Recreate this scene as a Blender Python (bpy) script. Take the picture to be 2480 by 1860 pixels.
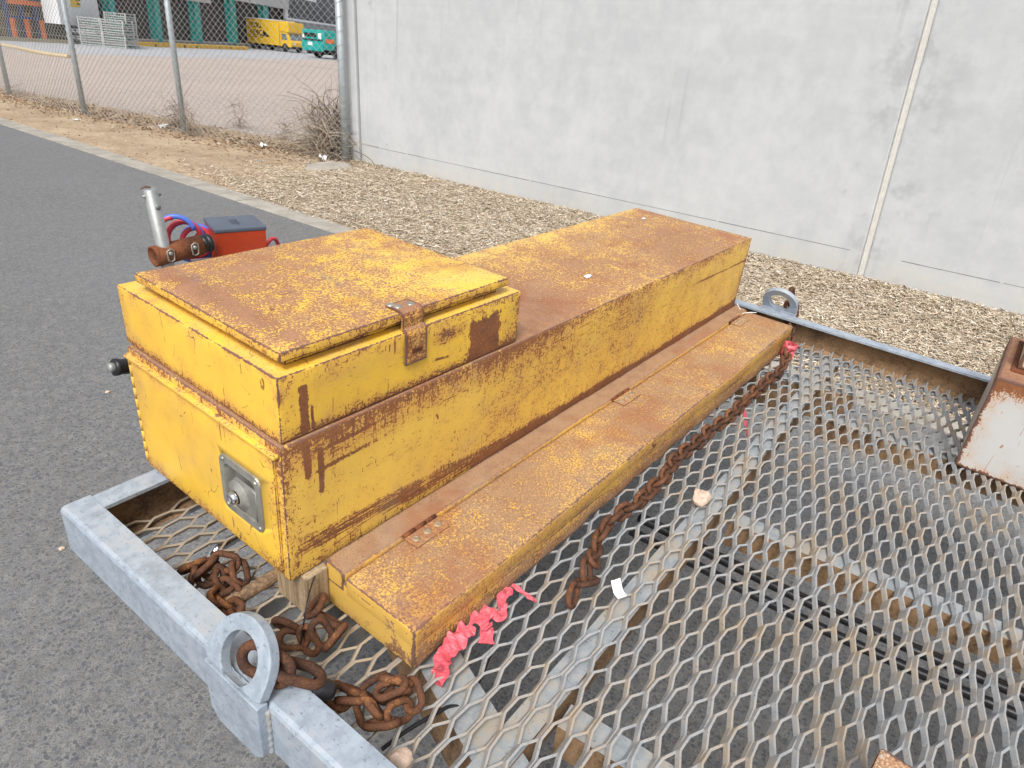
import bpy, bmesh, math, random
import numpy as np
from mathutils import Vector, Matrix, noise as mnoise
R_ = math.radians
random.seed(7); rng = np.random.default_rng(7)
for o in list(bpy.data.objects): bpy.data.objects.remove(o)
SC = bpy.context.scene
COL = SC.collection

# ---------------------------------------------------------------- camera, world, sun, exposure
CAMH = 1.55
FPX = 1646.13; CX, CY = 1240.0, 930.0            # photo pixels (2480 x 1860)
RIGHT = Vector((0.60565359, -0.79092089, 0.08733774))
DOWN = Vector((-0.30022389, -0.3287755, -0.89541738))
FWD = Vector((0.73691882, 0.51609187, -0.4365774))
cam = bpy.data.cameras.new('camera'); cam.sensor_width = 36.0; cam.lens = FPX / 2480.0 * 36.0
cam.clip_start = 0.02; cam.clip_end = 600
camo = bpy.data.objects.new('camera', cam); COL.objects.link(camo)
mw = Matrix.Identity(4)
for i in range(3):
    mw[i][0] = RIGHT[i]; mw[i][1] = -DOWN[i]; mw[i][2] = -FWD[i]
mw[2][3] = CAMH
camo.matrix_world = mw
SC.camera = camo
SUN_EL, SUN_AZ = 52.0, 205.0                     # azimuth of the light's origin, degrees from +X
W = bpy.data.worlds.new('World'); SC.world = W; W.use_nodes = True
wt = W.node_tree; wt.nodes.clear()
sky = wt.nodes.new('ShaderNodeTexSky'); sky.sky_type = 'NISHITA'; sky.sun_disc = False
sky.sun_elevation = R_(SUN_EL); sky.sun_rotation = R_(90 - SUN_AZ)
sky.air_density = 1.0; sky.dust_density = 4.0; sky.ozone_density = 1.0
hs = wt.nodes.new('ShaderNodeHueSaturation'); hs.inputs['Saturation'].default_value = 0.42
bg = wt.nodes.new('ShaderNodeBackground'); bg.inputs['Strength'].default_value = 0.092
wo = wt.nodes.new('ShaderNodeOutputWorld')
wt.links.new(sky.outputs[0], hs.inputs['Color']); wt.links.new(hs.outputs[0], bg.inputs['Color']); wt.links.new(bg.outputs[0], wo.inputs['Surface'])
sl = bpy.data.lights.new('sun', 'SUN'); sl.energy = 1.5; sl.angle = R_(20); sl.color = (1.0, 0.98, 0.95)
so = bpy.data.objects.new('sun', sl); COL.objects.link(so)
sd = Vector((math.cos(R_(SUN_EL)) * math.cos(R_(SUN_AZ)), math.cos(R_(SUN_EL)) * math.sin(R_(SUN_AZ)), math.sin(R_(SUN_EL))))
so.rotation_euler = sd.to_track_quat('Z', 'Y').to_euler()
so.location = (-3, -3, 8)
SC.view_settings.view_transform = 'Standard'; SC.view_settings.look = 'None'
SC.view_settings.exposure = 0.90; SC.view_settings.gamma = 1.0; SC.view_settings.use_curve_mapping = False
SC.render.engine = 'CYCLES'; SC.render.resolution_x = 1024; SC.render.resolution_y = 768
SC.cycles.max_bounces = 4; SC.cycles.diffuse_bounces = 2; SC.cycles.glossy_bounces = 2

# ---------------------------------------------------------------- frames and pixel helpers
# TB: the deck frame (x across the trailer away from the camera, y towards its drawbar, z up off the deck rails)
TB = Matrix(((0.99956008, 0.01422112, -0.02602714, 0.48134281),
             (-0.01500056, 0.9994373, -0.03000112, 0.72180233),
             (0.02558585, 0.03037834, 0.99921095, 0.77559164),
             (0, 0, 0, 1)))
TBi = TB.inverted()
ID = Matrix.Identity(4)
UP = Vector((0.0, 0.0425, 0.9991))               # true vertical: the ground slopes 2.4 degrees along the road
def ray(px, py):
    return RIGHT * ((px - CX) / FPX) + DOWN * ((py - CY) / FPX) + FWD
def gp(px, py, z=0.0):
    r = ray(px, py); t = (z - CAMH) / r.z
    return Vector((0, 0, CAMH)) + r * t
def onplane(px, py, p0, n):
    o = Vector((0, 0, CAMH)); r = ray(px, py)
    return o + r * ((p0 - o).dot(n) / r.dot(n))
def hb(px, py, val, axis=2):                      # pixel to deck frame on a plane
    o = TBi @ Vector((0, 0, CAMH)); r = TBi.to_3x3() @ ray(px, py)
    return o + r * ((val - o[axis]) / r[axis])

# ---------------------------------------------------------------- node helpers
class E:
    __slots__ = ('t', 's')
    def __init__(self, t, s): self.t = t; self.s = s
    def _m(self, op, *a):
        n = self.t.nodes.new('ShaderNodeMath'); n.operation = op
        for i, x in enumerate((self,) + a): _in(self.t, n.inputs[i], x)
        return E(self.t, n.outputs[0])
    def __add__(self, o): return self._m('ADD', o)
    __radd__ = __add__
    def __sub__(self, o): return self._m('SUBTRACT', o)
    def __rsub__(self, o): return (self * -1.0) + o
    def __mul__(self, o): return self._m('MULTIPLY', o)
    __rmul__ = __mul__
    def __truediv__(self, o): return self._m('DIVIDE', o)
    def min(self, o): return self._m('MINIMUM', o)
    def max(self, o): return self._m('MAXIMUM', o)
    def abs(self): return self._m('ABSOLUTE')
    def pow(self, o): return self._m('POWER', o)
    def ss(self, a, b):                           # smoothstep a..b
        n = self.t.nodes.new('ShaderNodeMapRange'); n.interpolation_type = 'SMOOTHSTEP'
        _in(self.t, n.inputs['Value'], self)
        if isinstance(a, (int, float)) and isinstance(b, (int, float)) and a > b:
            n.inputs['From Min'].default_value = b; n.inputs['From Max'].default_value = a
            n.inputs['To Min'].default_value = 1; n.inputs['To Max'].default_value = 0
        else:
            _in(self.t, n.inputs['From Min'], a); _in(self.t, n.inputs['From Max'], b)
        return E(self.t, n.outputs['Result'])
def _in(t, sock, x):
    if isinstance(x, E): t.links.new(x.s, sock)
    else: sock.default_value = x
class Mat:
    def __init__(s, name):
        s.m = bpy.data.materials.new(name); s.m.use_nodes = True; s.t = s.m.node_tree
        s.b = s.t.nodes['Principled BSDF']; s.tc = s.t.nodes.new('ShaderNodeTexCoord')
        s.P = E(s.t, s.tc.outputs['Object'])
    def n(s, typ): return s.t.nodes.new(typ)
    def sep(s, v):
        n = s.n('ShaderNodeSeparateXYZ'); s.t.links.new(v.s, n.inputs[0]); return [E(s.t, o) for o in n.outputs]
    def comb(s, x, y, z):
        n = s.n('ShaderNodeCombineXYZ')
        for i, a in enumerate((x, y, z)): _in(s.t, n.inputs[i], a)
        return E(s.t, n.outputs[0])
    def scale(s, v, k, off=(0, 0, 0), rot=(0, 0, 0)):
        n = s.n('ShaderNodeMapping'); s.t.links.new(v.s, n.inputs[0]); n.inputs['Scale'].default_value = k; n.inputs['Location'].default_value = off; n.inputs['Rotation'].default_value = rot
        return E(s.t, n.outputs[0])
    def noise(s, v, sc, det=3, rough=.55, dist=0.0):
        n = s.n('ShaderNodeTexNoise'); s.t.links.new(v.s, n.inputs['Vector'])
        n.inputs['Scale'].default_value = sc; n.inputs['Detail'].default_value = min(det, 3.5) if sc > 2 else det; n.inputs['Roughness'].default_value = rough; n.inputs['Distortion'].default_value = dist
        return E(s.t, n.outputs['Fac'])
    def voro(s, v, sc, feat='F1', rnd=1.0):
        n = s.n('ShaderNodeTexVoronoi'); n.feature = feat; s.t.links.new(v.s, n.inputs['Vector']); n.inputs['Scale'].default_value = sc; n.inputs['Randomness'].default_value = rnd
        if feat == 'DISTANCE_TO_EDGE': return E(s.t, n.outputs['Distance']), None
        c = s.n('ShaderNodeSeparateColor'); s.t.links.new(n.outputs['Color'], c.inputs[0])
        return E(s.t, n.outputs['Distance']), E(s.t, c.outputs[0])
    def mix(s, a, b, f):
        n = s.n('ShaderNodeMix'); n.data_type = 'RGBA'
        _in(s.t, n.inputs[0], f)
        for k, x in ((6, a), (7, b)):
            if isinstance(x, E): s.t.links.new(x.s, n.inputs[k])
            else: n.inputs[k].default_value = (*x, 1)
        return E(s.t, n.outputs[2])
    def uv(s, name):
        n = s.n('ShaderNodeUVMap'); n.uv_map = name; return E(s.t, n.outputs[0])
    def attr(s, name):
        n = s.n('ShaderNodeAttribute'); n.attribute_name = name; return E(s.t, n.outputs['Fac'])
    def nrm(s): return s.sep(E(s.t, s.tc.outputs['Normal']))
    def out(s, col, rough=.6, metal=0.0, bump=None, dist=.001, strength=1.0, spec=.4):
        def cin(sock, x):
            if isinstance(x, E): s.t.links.new(x.s, sock)
            elif isinstance(x, tuple): sock.default_value = (*x, 1)
            else: sock.default_value = x
        cin(s.b.inputs['Base Color'], col); cin(s.b.inputs['Roughness'], rough); cin(s.b.inputs['Metallic'], metal)
        s.b.inputs['Specular IOR Level'].default_value = spec
        if bump is not None:
            n = s.n('ShaderNodeBump'); n.inputs['Distance'].default_value = dist; n.inputs['Strength'].default_value = strength
            s.t.links.new(bump.s, n.inputs['Height']); s.t.links.new(n.outputs[0], s.b.inputs['Normal'])
        return s.m
def plain(name, col, rough=.6, metal=0.0, var=.12, sc=30.0, spec=.4):
    M = Mat(name); f = M.noise(M.P, sc, 4)
    g = M.noise(M.P, sc * 6, 3)
    c = M.mix(tuple(max(0, x * (1 - var)) for x in col), tuple(min(1, x * (1 + var)) for x in col), (f * .7 + g * .3).ss(.3, .7))
    return M.out(c, rough, metal, spec=spec, bump=g, dist=.0004)

# ---------------------------------------------------------------- mesh helpers
class MB:
    def __init__(s): s.v = []; s.f = []; s.mi = []; s.sm = []
    def add(s, vs, fs, mi=0, sm=False):
        k = len(s.v); s.v += [tuple(p) for p in vs]
        for f in fs: s.f.append(tuple(i + k for i in f)); s.mi.append(mi); s.sm.append(sm)
        return s
    def box(s, x0, x1, y0, y1, z0, z1, mi=0, M=None):
        vs = [Vector((x, y, z)) for z in (z0, z1) for y in (y0, y1) for x in (x0, x1)]
        if M is not None: vs = [M @ p for p in vs]
        return s.add(vs, [(0, 2, 3, 1), (4, 5, 7, 6), (0, 1, 5, 4), (2, 6, 7, 3), (0, 4, 6, 2), (1, 3, 7, 5)], mi)
    def tube(s, pts, r, n=8, mi=0, closed=False, caps=True, sm=True):
        pts = [Vector(p) for p in pts]; m = len(pts); vs = []
        rr = r if isinstance(r, (list, tuple)) else [r] * m
        prev = None
        for i, p in enumerate(pts):
            a = pts[(i - 1) % m] if (closed or i > 0) else p; b = pts[(i + 1) % m] if (closed or i < m - 1) else p
            t = (b - a).normalized()
            if prev is None:
                u = t.orthogonal().normalized()
            else:
                u = (prev - t * prev.dot(t)); u = u.normalized() if u.length > 1e-6 else t.orthogonal().normalized()
            prev = u; w = t.cross(u)
            for j in range(n):
                an = 2 * math.pi * j / n; vs.append(p + u * (math.cos(an) * rr[i]) + w * (math.sin(an) * rr[i]))
        fs = []
        for i in range(m if closed else m - 1):
            i2 = (i + 1) % m
            for j in range(n): fs.append((i * n + j, i * n + (j + 1) % n, i2 * n + (j + 1) % n, i2 * n + j))
        s.add(vs, fs, mi, sm)
        if caps and not closed:
            k = len(s.v) - m * n
            s.f.append(tuple(k + j for j in reversed(range(n)))); s.mi.append(mi); s.sm.append(False)
            s.f.append(tuple(k + (m - 1) * n + j for j in range(n))); s.mi.append(mi); s.sm.append(False)
        return s
    def extr(s, prof, o, ax, sx, sz, L, mis=None, mi=0):   # profile in (sx, sz), extruded along ax
        o, ax, sx, sz = Vector(o), Vector(ax), Vector(sx), Vector(sz); n = len(prof)
        vs = [o + sx * a + sz * b for a, b in prof] + [o + sx * a + sz * b + ax * L for a, b in prof]
        k = len(s.v); s.v += [tuple(p) for p in vs]
        for i in range(n):
            s.f.append((k + i, k + (i + 1) % n, k + n + (i + 1) % n, k + n + i)); s.mi.append(mis[i] if mis else mi); s.sm.append(False)
        s.f.append(tuple(k + i for i in reversed(range(n)))); s.mi.append(mi); s.sm.append(False)
        s.f.append(tuple(k + n + i for i in range(n))); s.mi.append(mi); s.sm.append(False)
        return s
    def lathe(s, prof, o, ax, n=20, mi=0, sm=True):         # prof (radius, height) about axis
        o, ax = Vector(o), Vector(ax).normalized(); u = ax.orthogonal().normalized(); w = ax.cross(u); vs = []
        for r, h in prof:
            for j in range(n):
                a = 2 * math.pi * j / n; vs.append(o + ax * h + u * (math.cos(a) * r) + w * (math.sin(a) * r))
        fs = [(i * n + j, i * n + (j + 1) % n, (i + 1) * n + (j + 1) % n, (i + 1) * n + j) for i in range(len(prof) - 1) for j in range(n)]
        return s.add(vs, fs, mi, sm)
    def plate(s, outline, hole, o, sx, sz, nrm, th, mi=0, bend=None):  # flat plate with one hole (same point counts)
        o, sx, sz, nrm = Vector(o), Vector(sx), Vector(sz), Vector(nrm); n = len(outline); vs = []
        def pos(a, b, d):
            if bend and b > bend[0]:
                e = b - bend[0]; c, q = math.cos(bend[1]), math.sin(bend[1])
                return o + sx * a + sz * (bend[0] + e * c + d * q * -1) + nrm * (-e * q + d * c)
            return o + sx * a + sz * b + nrm * d
        for d in (0, th):
            for a, b in outline: vs.append(pos(a, b, d))
            for a, b in hole: vs.append(pos(a, b, d))
        fs = []
        for i in range(n):
            j = (i + 1) % n
            fs.append((i, n + i, n + j, j)); fs.append((2 * n + i, 2 * n + j, 3 * n + j, 3 * n + i))
            fs.append((i, j, 2 * n + j, 2 * n + i)); fs.append((n + i, 3 * n + i, 3 * n + j, n + j))
        return s.add(vs, fs, mi)
    def build(s, name, mats, parent=None, M=None, uvbox=False, bevel=0, autosmooth=True):
        me = bpy.data.meshes.new(name); me.from_pydata(s.v, [], s.f)
        mats = mats if isinstance(mats, (list, tuple)) else [mats]
        for m in mats: me.materials.append(m)
        me.polygons.foreach_set('material_index', s.mi); me.polygons.foreach_set('use_smooth', s.sm)
        if bevel:
            bm = bmesh.new(); bm.from_mesh(me); bmesh.ops.remove_doubles(bm, verts=bm.verts, dist=1e-5)
            bmesh.ops.recalc_face_normals(bm, faces=bm.faces)
            ed = [e for e in bm.edges if len(e.link_faces) == 2 and e.calc_face_angle(0) > .5]
            bmesh.ops.bevel(bm, geom=ed, offset=bevel, segments=2, affect='EDGES', profile=.6)
            bm.to_mesh(me); bm.free()
        else:
            bm = bmesh.new(); bm.from_mesh(me); bmesh.ops.recalc_face_normals(bm, faces=bm.faces); bm.to_mesh(me); bm.free()
        if uvbox: boxuv(me)
        o = bpy.data.objects.new(name, me); COL.objects.link(o)
        if parent is not None:
            o.parent = parent
            b = parent.get('_b')
            if b is not None: o.location = (-b[0], -b[1], -b[2])
        elif M is not None: o.matrix_world = M
        return o
def boxuv(me):
    n = len(me.loops); co = np.empty(len(me.vertices) * 3); me.vertices.foreach_get('co', co); co = co.reshape(-1, 3)
    mn, mx = co.min(0), co.max(0); li = np.empty(n, int); me.loops.foreach_get('vertex_index', li)
    u1 = me.uv_layers.new(name='uv'); u2 = me.uv_layers.new(name='uvr'); a = np.zeros((n, 2)); b = np.zeros((n, 2))
    for p in me.polygons:
        k = int(np.argmax(np.abs(p.normal))); ax = [(1, 2), (0, 2), (0, 1)][k]
        ix = slice(p.loop_start, p.loop_start + p.loop_total); c = co[li[ix]]
        a[ix, 0] = c[:, ax[0]] - mn[ax[0]]; a[ix, 1] = c[:, ax[1]] - mn[ax[1]]
        b[ix, 0] = mx[ax[0]] - c[:, ax[0]]; b[ix, 1] = mx[ax[1]] - c[:, ax[1]]
    u1.data.foreach_set('uv', a.ravel()); u2.data.foreach_set('uv', b.ravel())
def tag(o, label, cat, group=None, kind=None):
    if label: o['label'] = label
    if cat: o['category'] = cat
    if group: o['group'] = group
    if kind: o['kind'] = kind
    return o
def thing(name, label, cat, base=(0, 0, 0), F=ID, group=None):
    o = bpy.data.objects.new(name, None); COL.objects.link(o); o.empty_display_size = .05
    o.matrix_world = F @ Matrix.Translation(Vector(base)); o['_b'] = [float(x) for x in base]
    return tag(o, label, cat, group)
def sheet(name, pts, z, mat, kind='structure'):
    m = MB(); m.add([(p[0], p[1], z) for p in pts], [tuple(range(len(pts)))]); o = m.build(name, mat); o['kind'] = kind
    return o
def rr(x0, x1, y0, y1, r, k=4):                   # rounded rectangle outline, counter-clockwise
    out = []
    for cx, cy, a0 in ((x1 - r, y1 - r, 0), (x0 + r, y1 - r, 90), (x0 + r, y0 + r, 180), (x1 - r, y0 + r, 270)):
        for i in range(k + 1):
            a = R_(a0 + 90 * i / k); out.append((cx + r * math.cos(a), cy + r * math.sin(a)))
    return out

# ---------------------------------------------------------------- materials
def rust_paint(name, field, paint=(.87, .55, .068), edge=.0034, chip=.0, dust=.0, halo=1.0, sdust=.0, ed=.34):
    """chipped paint over rust; field(M, x, y, z, top, d) -> (extra wear, extra stain) in the object's own metres"""
    M = Mat(name); P = M.P; x, y, z = M.sep(P); nx, ny, nz = M.nrm()
    a, b = M.uv('uv'), M.uv('uvr'); u, v, _ = M.sep(a); u2, v2, _ = M.sep(b)
    d = u.min(v).min(u2.min(v2))
    big = M.noise(P, 3.2, 3); mid = M.noise(P, 26, 4, .6); fine = M.noise(P, 190, 3, .6); grain = M.noise(M.scale(P, (420, 330, 420)), 1.0, 2, .6)
    s1 = M.noise(M.scale(P, (300, 300, 105), rot=(.5, .55, .3)), 1.0, 3, .6)
    s2 = M.noise(M.scale(P, (85, 130, 330), rot=(-.25, .35, .2)), 1.0, 3, .6)
    sn = M.noise(M.scale(P, (1.5, 24, 20), rot=(.5, .35, .5)), 1.0, 1, .4); sm_ = M.noise(P, 17, 3, .6)
    scr = (sn - .5).abs().ss(.012, .004) * sm_.ss(.55, .62)
    sn2 = M.noise(M.scale(P, (22, 26, 1.6), rot=(.3, .35, .9)), 1.0, 1, .4)
    scr = scr.max((sn2 - .47).abs().ss(.011, .003) * sm_.ss(.45, .38))
    top = nz.ss(.5, .8)
    w, st = field(M, x, y, z, top, d)
    dens = w + (big - .5) * .8 + (mid - .5) * .85 + d.ss(.040, .0) * ed - .08
    e = ((mid - .5) * 1.0 + .46) + (fine - .5) * 1.1 - d * (.52 / edge)
    chips = (s1 - .5).max(s2 - .5).max((fine - .5) * .9) - .158 + chip + dens * .25
    side = chips.max(e).max(scr * .12 - .08 + dens * .06)
    tg = (grain - .5) * .9 + (fine - .5) * .75 + (mid - .5) * .40 + (big - .5) * .35 + w * .45
    tp = tg.max(e).max(scr * .25 - .16)
    mask = side * (1.0 - top) + tp * top
    hard = mask.ss(-.010, .030) * (1.0 - top) + mask.ss(-.07, .07) * top
    eh = d.ss(.016 * halo, 0.0) * mid.ss(.35, .65)
    soft = ((mask + .06 + st * .18).ss(-.04, .14)).max(eh * .75)
    rn = fine * .40 + mid * .35 + grain * .25
    rc = M.mix((.105, .050, .034), (.235, .092, .038), rn.ss(.34, .50))
    rc = M.mix(rc, (.36, .135, .040), rn.ss(.52, .62))
    rt = M.mix((.20, .095, .062), (.40, .205, .112), rn.ss(.36, .60))
    rt = M.mix(rt, (.24, .085, .040), M.noise(P, 11, 4, .65).ss(.60, .72) * .6)
    rt = M.mix(rt, (.37, .245, .13), (mid * .6 + dust).ss(.25, .75) * (.25 + dust))
    rc = M.mix(rc, (.43, .30, .17), (mid * .5 + grain * .5).ss(.36, .62) * sdust)
    rc = M.mix(rc, rt, top)
    rc = M.mix(rc, (.115, .068, .060), e.ss(.0, .12) * .75)
    pc = M.mix(paint, (paint[0] * .90, paint[1] * .87, paint[2] * .85), big.ss(.35, .65))
    pc = M.mix(pc, (.80, .56, .22), (top * .45 + dust * .35) * mid.ss(.3, .7))
    stain = M.mix((.62, .29, .05), (.46, .17, .035), mid)
    c = M.mix(pc, stain, soft * .60 * (1.0 - top * .3))
    broad = (big * .45 + mid * .55 + w * .16 + st * .12 + d.ss(.05, .0) * .10).ss(.44, .80)
    c = M.mix(c, M.mix((.66, .37, .13), (.50, .24, .085), fine), broad * .62 * (1.0 - top * .5))
    c = M.mix(c, rc, hard)
    c = M.mix(c, (.14, .075, .048), (grain * .6 + fine * .4).ss(.53, .64) * top * (.55 + dust * .8))
    smr = M.noise(M.scale(P, (16, 3.5, 10), rot=(0, 0, .25)), 1.0, 4, .65)
    c = M.mix(c, (.20, .15, .145), smr.ss(.60, .74) * top * .55)
    c = M.mix(c, (.30, .10, .045), M.noise(M.scale(P, (1, 1, 1), (5, 2, 1)), 6.5, 4, .65).ss(.50, .68) * top * .45)
    c = M.mix(c, (.13, .075, .05), M.noise(P, 620, 2).ss(.58, .70) * .35 * hard)
    dirt = M.noise(P, 8, 5, .65)
    c = M.mix(c, (.36, .29, .20), dirt.ss(.50, .75) * (.14 + dust * .55))
    rough = hard * .4 + .42
    bump = grain * .5 + s1 * .6
    return M.out(c, rough, 0.0, bump, .0008, .7, spec=.35)

def gauss(q, c, wd): return ((q - c) / wd).abs().ss(1.0, .0)
def f_main(M, x, y, z, top, d):
    side = 1.0 - top
    wv = (M.noise(M.P, 9, 3) - .5) * .03
    zc = x * -.09 + .060 + x * x * .04 + wv
    strk = M.noise(M.scale(M.P, (9, 9, 260), rot=(0, .06, 0)), 1.0, 3, .6)
    scuff = ((z - zc + (strk - .5) * .03) / .019).abs().ss(1.2, .5) * x.ss(.0, .05) * (strk.ss(.36, .60) * .75 + .35)
    under = z.ss(.165, .25) * x.ss(.80, .45) * y.ss(.04, .0) * (strk * .8 + .5)
    sv = M.noise(M.scale(M.P, (95, 95, 7)), 1.0, 3, .6)
    drip = (sv - .5).max(0.0) * 2.6 * z.ss(.10, .25) * x.ss(1.3, .5) + (sv - .5).max(0.0) * 2.2 * z.ss(.06, .03)
    v1 = gauss(x + wv * .25, .043, .0085) * z.ss(.17, .19) * z.ss(.245, .23)
    v2 = gauss(x + wv * .2, .067, .0075) * z.ss(.135, .15) * z.ss(.225, .21)
    ln = z - (x - .05) * -.25 - .2
    h1 = gauss(z - x * .02 + wv * .4, .182, .007) * x.ss(.05, .07) * x.ss(.20, .12)
    h2 = gauss(z + wv * .4, .219, .006) * x.ss(.07, .09) * x.ss(.19, .13)
    h3 = gauss(z + x * .012 + wv * .25, .198, .006) * x.ss(1.35, 1.45) * .7
    mid = x.ss(.30, .75) * .16
    low = z.ss(.04, .0) * x.ss(.5, .9) * .6
    right = side * (scuff * .95 + under * .50 + drip + (v1 + v2).min(1.0) * 1.9 + (h1 + h2) * .9 + h3 * .9 + mid + low + .0)
    tops = top * (x.ss(.62, 1.0) * -.34 + x.ss(1.05, 1.40) * .20 + .40 + y.ss(.34, .44) * -.26)
    return right + tops, side * (under * .7 + scuff * .4 + mid) + top * .2
def f_upper(M, x, y, z, top, d):
    side = 1.0 - top; wv = (M.noise(M.P, 60, 3) - .5) * .03
    patch = ((x + wv) - .440).abs().ss(.046, .032) * ((z + wv * 1.6) - .292).abs().ss(.046, .034)
    vs = gauss(x + wv * .25, .046, .011) * z.ss(.255, .262) * z.ss(.337, .33)
    vs2 = gauss(x + wv * .2, .060, .004) * z.ss(.255, .262) * z.ss(.30, .29)
    lo = z.ss(.272, .252) * .35
    hp = gauss(x, .34, .06) * gauss(z, .325, .02)
    lip = top * -.85
    return side * (patch * 3.0 + vs * 2.6 + vs2 * 2.2 + lo * 1.6 + hp * .9 - .10 + x.ss(.2, .5) * .22 - x.ss(.012, .006) * .15) + lip, side * (patch + lo * .8 + hp)
def f_door(M, x, y, z, top, d): 
    return (z.ss(.05, .01) * .35 + y.ss(.05, .015) * .3 - .34) + top * 0.0, z * 0.0
def f_lid(M, x, y, z, top, d):
    blot = gauss(y - x * .15, .21, .2) * x.ss(.40, .05)
    smear = gauss(y + x * .1, .245, .02) * .0
    brightfront = x.ss(.25, .48) * y.ss(.22, .05)
    return top * (blot * .24 + .03 - brightfront * .34 + gauss(x, .06, .035) * .22) + (1.0 - top) * .22, top * .25
def f_low(M, x, y, z, top, d):
    side = 1.0 - top
    fr = side * (z.ss(-.035, -.075) * .6 + .22)
    blo = M.noise(M.P, 38, 3).ss(.48, .62) * y.ss(-.06, -.16)
    end = side * x.ss(.075, .068) * (blo * .85 - .80)
    pale = gauss(y, -.207, .012) * .0
    tp = top * (.16 + x.ss(.9, 1.5) * .06 + gauss(x, .17, .12) * .06 + y.ss(-.055, -.045) * .5 - x.ss(.20, .07) * .22)
    return fr + end + tp, side * (.3 - x.ss(.075, .068) * 1.2) + top * .25
YP_MAIN = rust_paint('paint_long_box', f_main, dust=.10, paint=(.84, .55, .10))
YP_UPPER = rust_paint('paint_upper_box', f_upper, edge=.0030)
YP_DOOR = rust_paint('paint_door', f_door, edge=.0016)
YP_TRIM = rust_paint('paint_trim', f_door, edge=.0003, halo=.1, ed=.0)
YP_LID = rust_paint('paint_lid', f_lid, edge=.0034, ed=.10)
YP_LOW = rust_paint('paint_flat_box', f_low, edge=.0050, dust=.34, paint=(.74, .475, .10), sdust=.55, ed=.06)
YP_STRAP = rust_paint('paint_strap', f_low, edge=.0002, dust=.34, paint=(.74, .49, .13), halo=.1)
def f_white(M, x, y, z, top, d): return top * .15 - .25 + z.ss(.09, .165) * 1.1 * (1.0 - z.ss(.171, .174)), z * 0.0 + .1
WP = rust_paint('paint_white', f_white, paint=(.54, .545, .535), edge=.008)
def f_hasp(M, x, y, z, top, d): return z * 0.0 + .30, z * 0.0 + .6
YP_HASP = rust_paint('paint_hasp', f_hasp, edge=.004)

def mk_galv(name, tan=.35, base=(.40, .44, .49), dusty=None):
    M = Mat(name); P = M.P; x, y, z = M.sep(P); a = M.noise(P, 9, 5, .6); b = M.noise(P, 45, 5, .68); f = M.noise(P, 300, 3); g = M.noise(P, 2.5, 3)
    pit = M.noise(M.scale(P, (260, 120, 200)), 1.0, 2, .6)
    c = M.mix(tuple(k * .80 for k in base), tuple(k * 1.18 for k in base), (b * .6 + a * .4).ss(.34, .66))
    tn = (a * .6 + b * .4).ss(.62 - tan * .3, .80 - tan * .25) * (.25 + tan * .75)
    if dusty: tn = tn.max((y + (a - .5) * .25 - x * .28 + (g - .5) * .2).ss(-.42, -.10) * (.55 + b * .5))
    c = M.mix(c, (.42, .325, .215), tn.min(1.0))
    c = M.mix(c, (.13, .14, .15), pit.ss(.61, .72) * .6)
    return M.out(c, b * .25 + .42, .2, f * .4 + b * .6, .0008, .7)
GALV = mk_galv('galvanised_steel', .34, (.355, .41, .475))
GALV_B = mk_galv('galvanised_bearer', .60, (.36, .39, .41))
GALV_D = mk_galv('galvanised_mesh', .70, (.405, .42, .43), True)
def mk_rust(name, lo, hi, hi2, sc=1.0, vary=False):
    M = Mat(name); P = M.P; a = M.noise(P, 14 * sc, 5, .6); b = M.noise(P, 160 * sc, 4, .6)
    n = a * .55 + b * .45
    if vary:
        oi = M.n('ShaderNodeObjectInfo'); n = n + (E(M.t, oi.outputs['Random']) - .5) * .16
    c = M.mix(lo, hi, n.ss(.36, .56)); c = M.mix(c, hi2, n.ss(.57, .70))
    return M.out(c, .85, 0.0, b, .0008, .9, spec=.2)
RUST_DUST = mk_rust('rust_dust_steel', (.13, .085, .055), (.30, .19, .105), (.36, .27, .18))
CHAIN_M = mk_rust('rusty_chain', (.055, .03, .022), (.135, .060, .032), (.31, .135, .05), 2.0, True)
RUST_M = mk_rust('rusty_steel', (.07, .03, .02), (.20, .07, .03), (.36, .15, .05))
WOOD = None
def mk_wood():
    M = Mat('weathered_timber'); P = M.P
    g = M.noise(M.scale(P, (60, 60, 6)), 1.0, 5, .6, 1.2); f = M.noise(P, 180, 3)
    c = M.mix((.20, .135, .075), (.46, .35, .22), (g * .75 + f * .25).ss(.32, .68))
    return M.out(c, .8, 0.0, g, .001)
WOOD = mk_wood()
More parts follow.
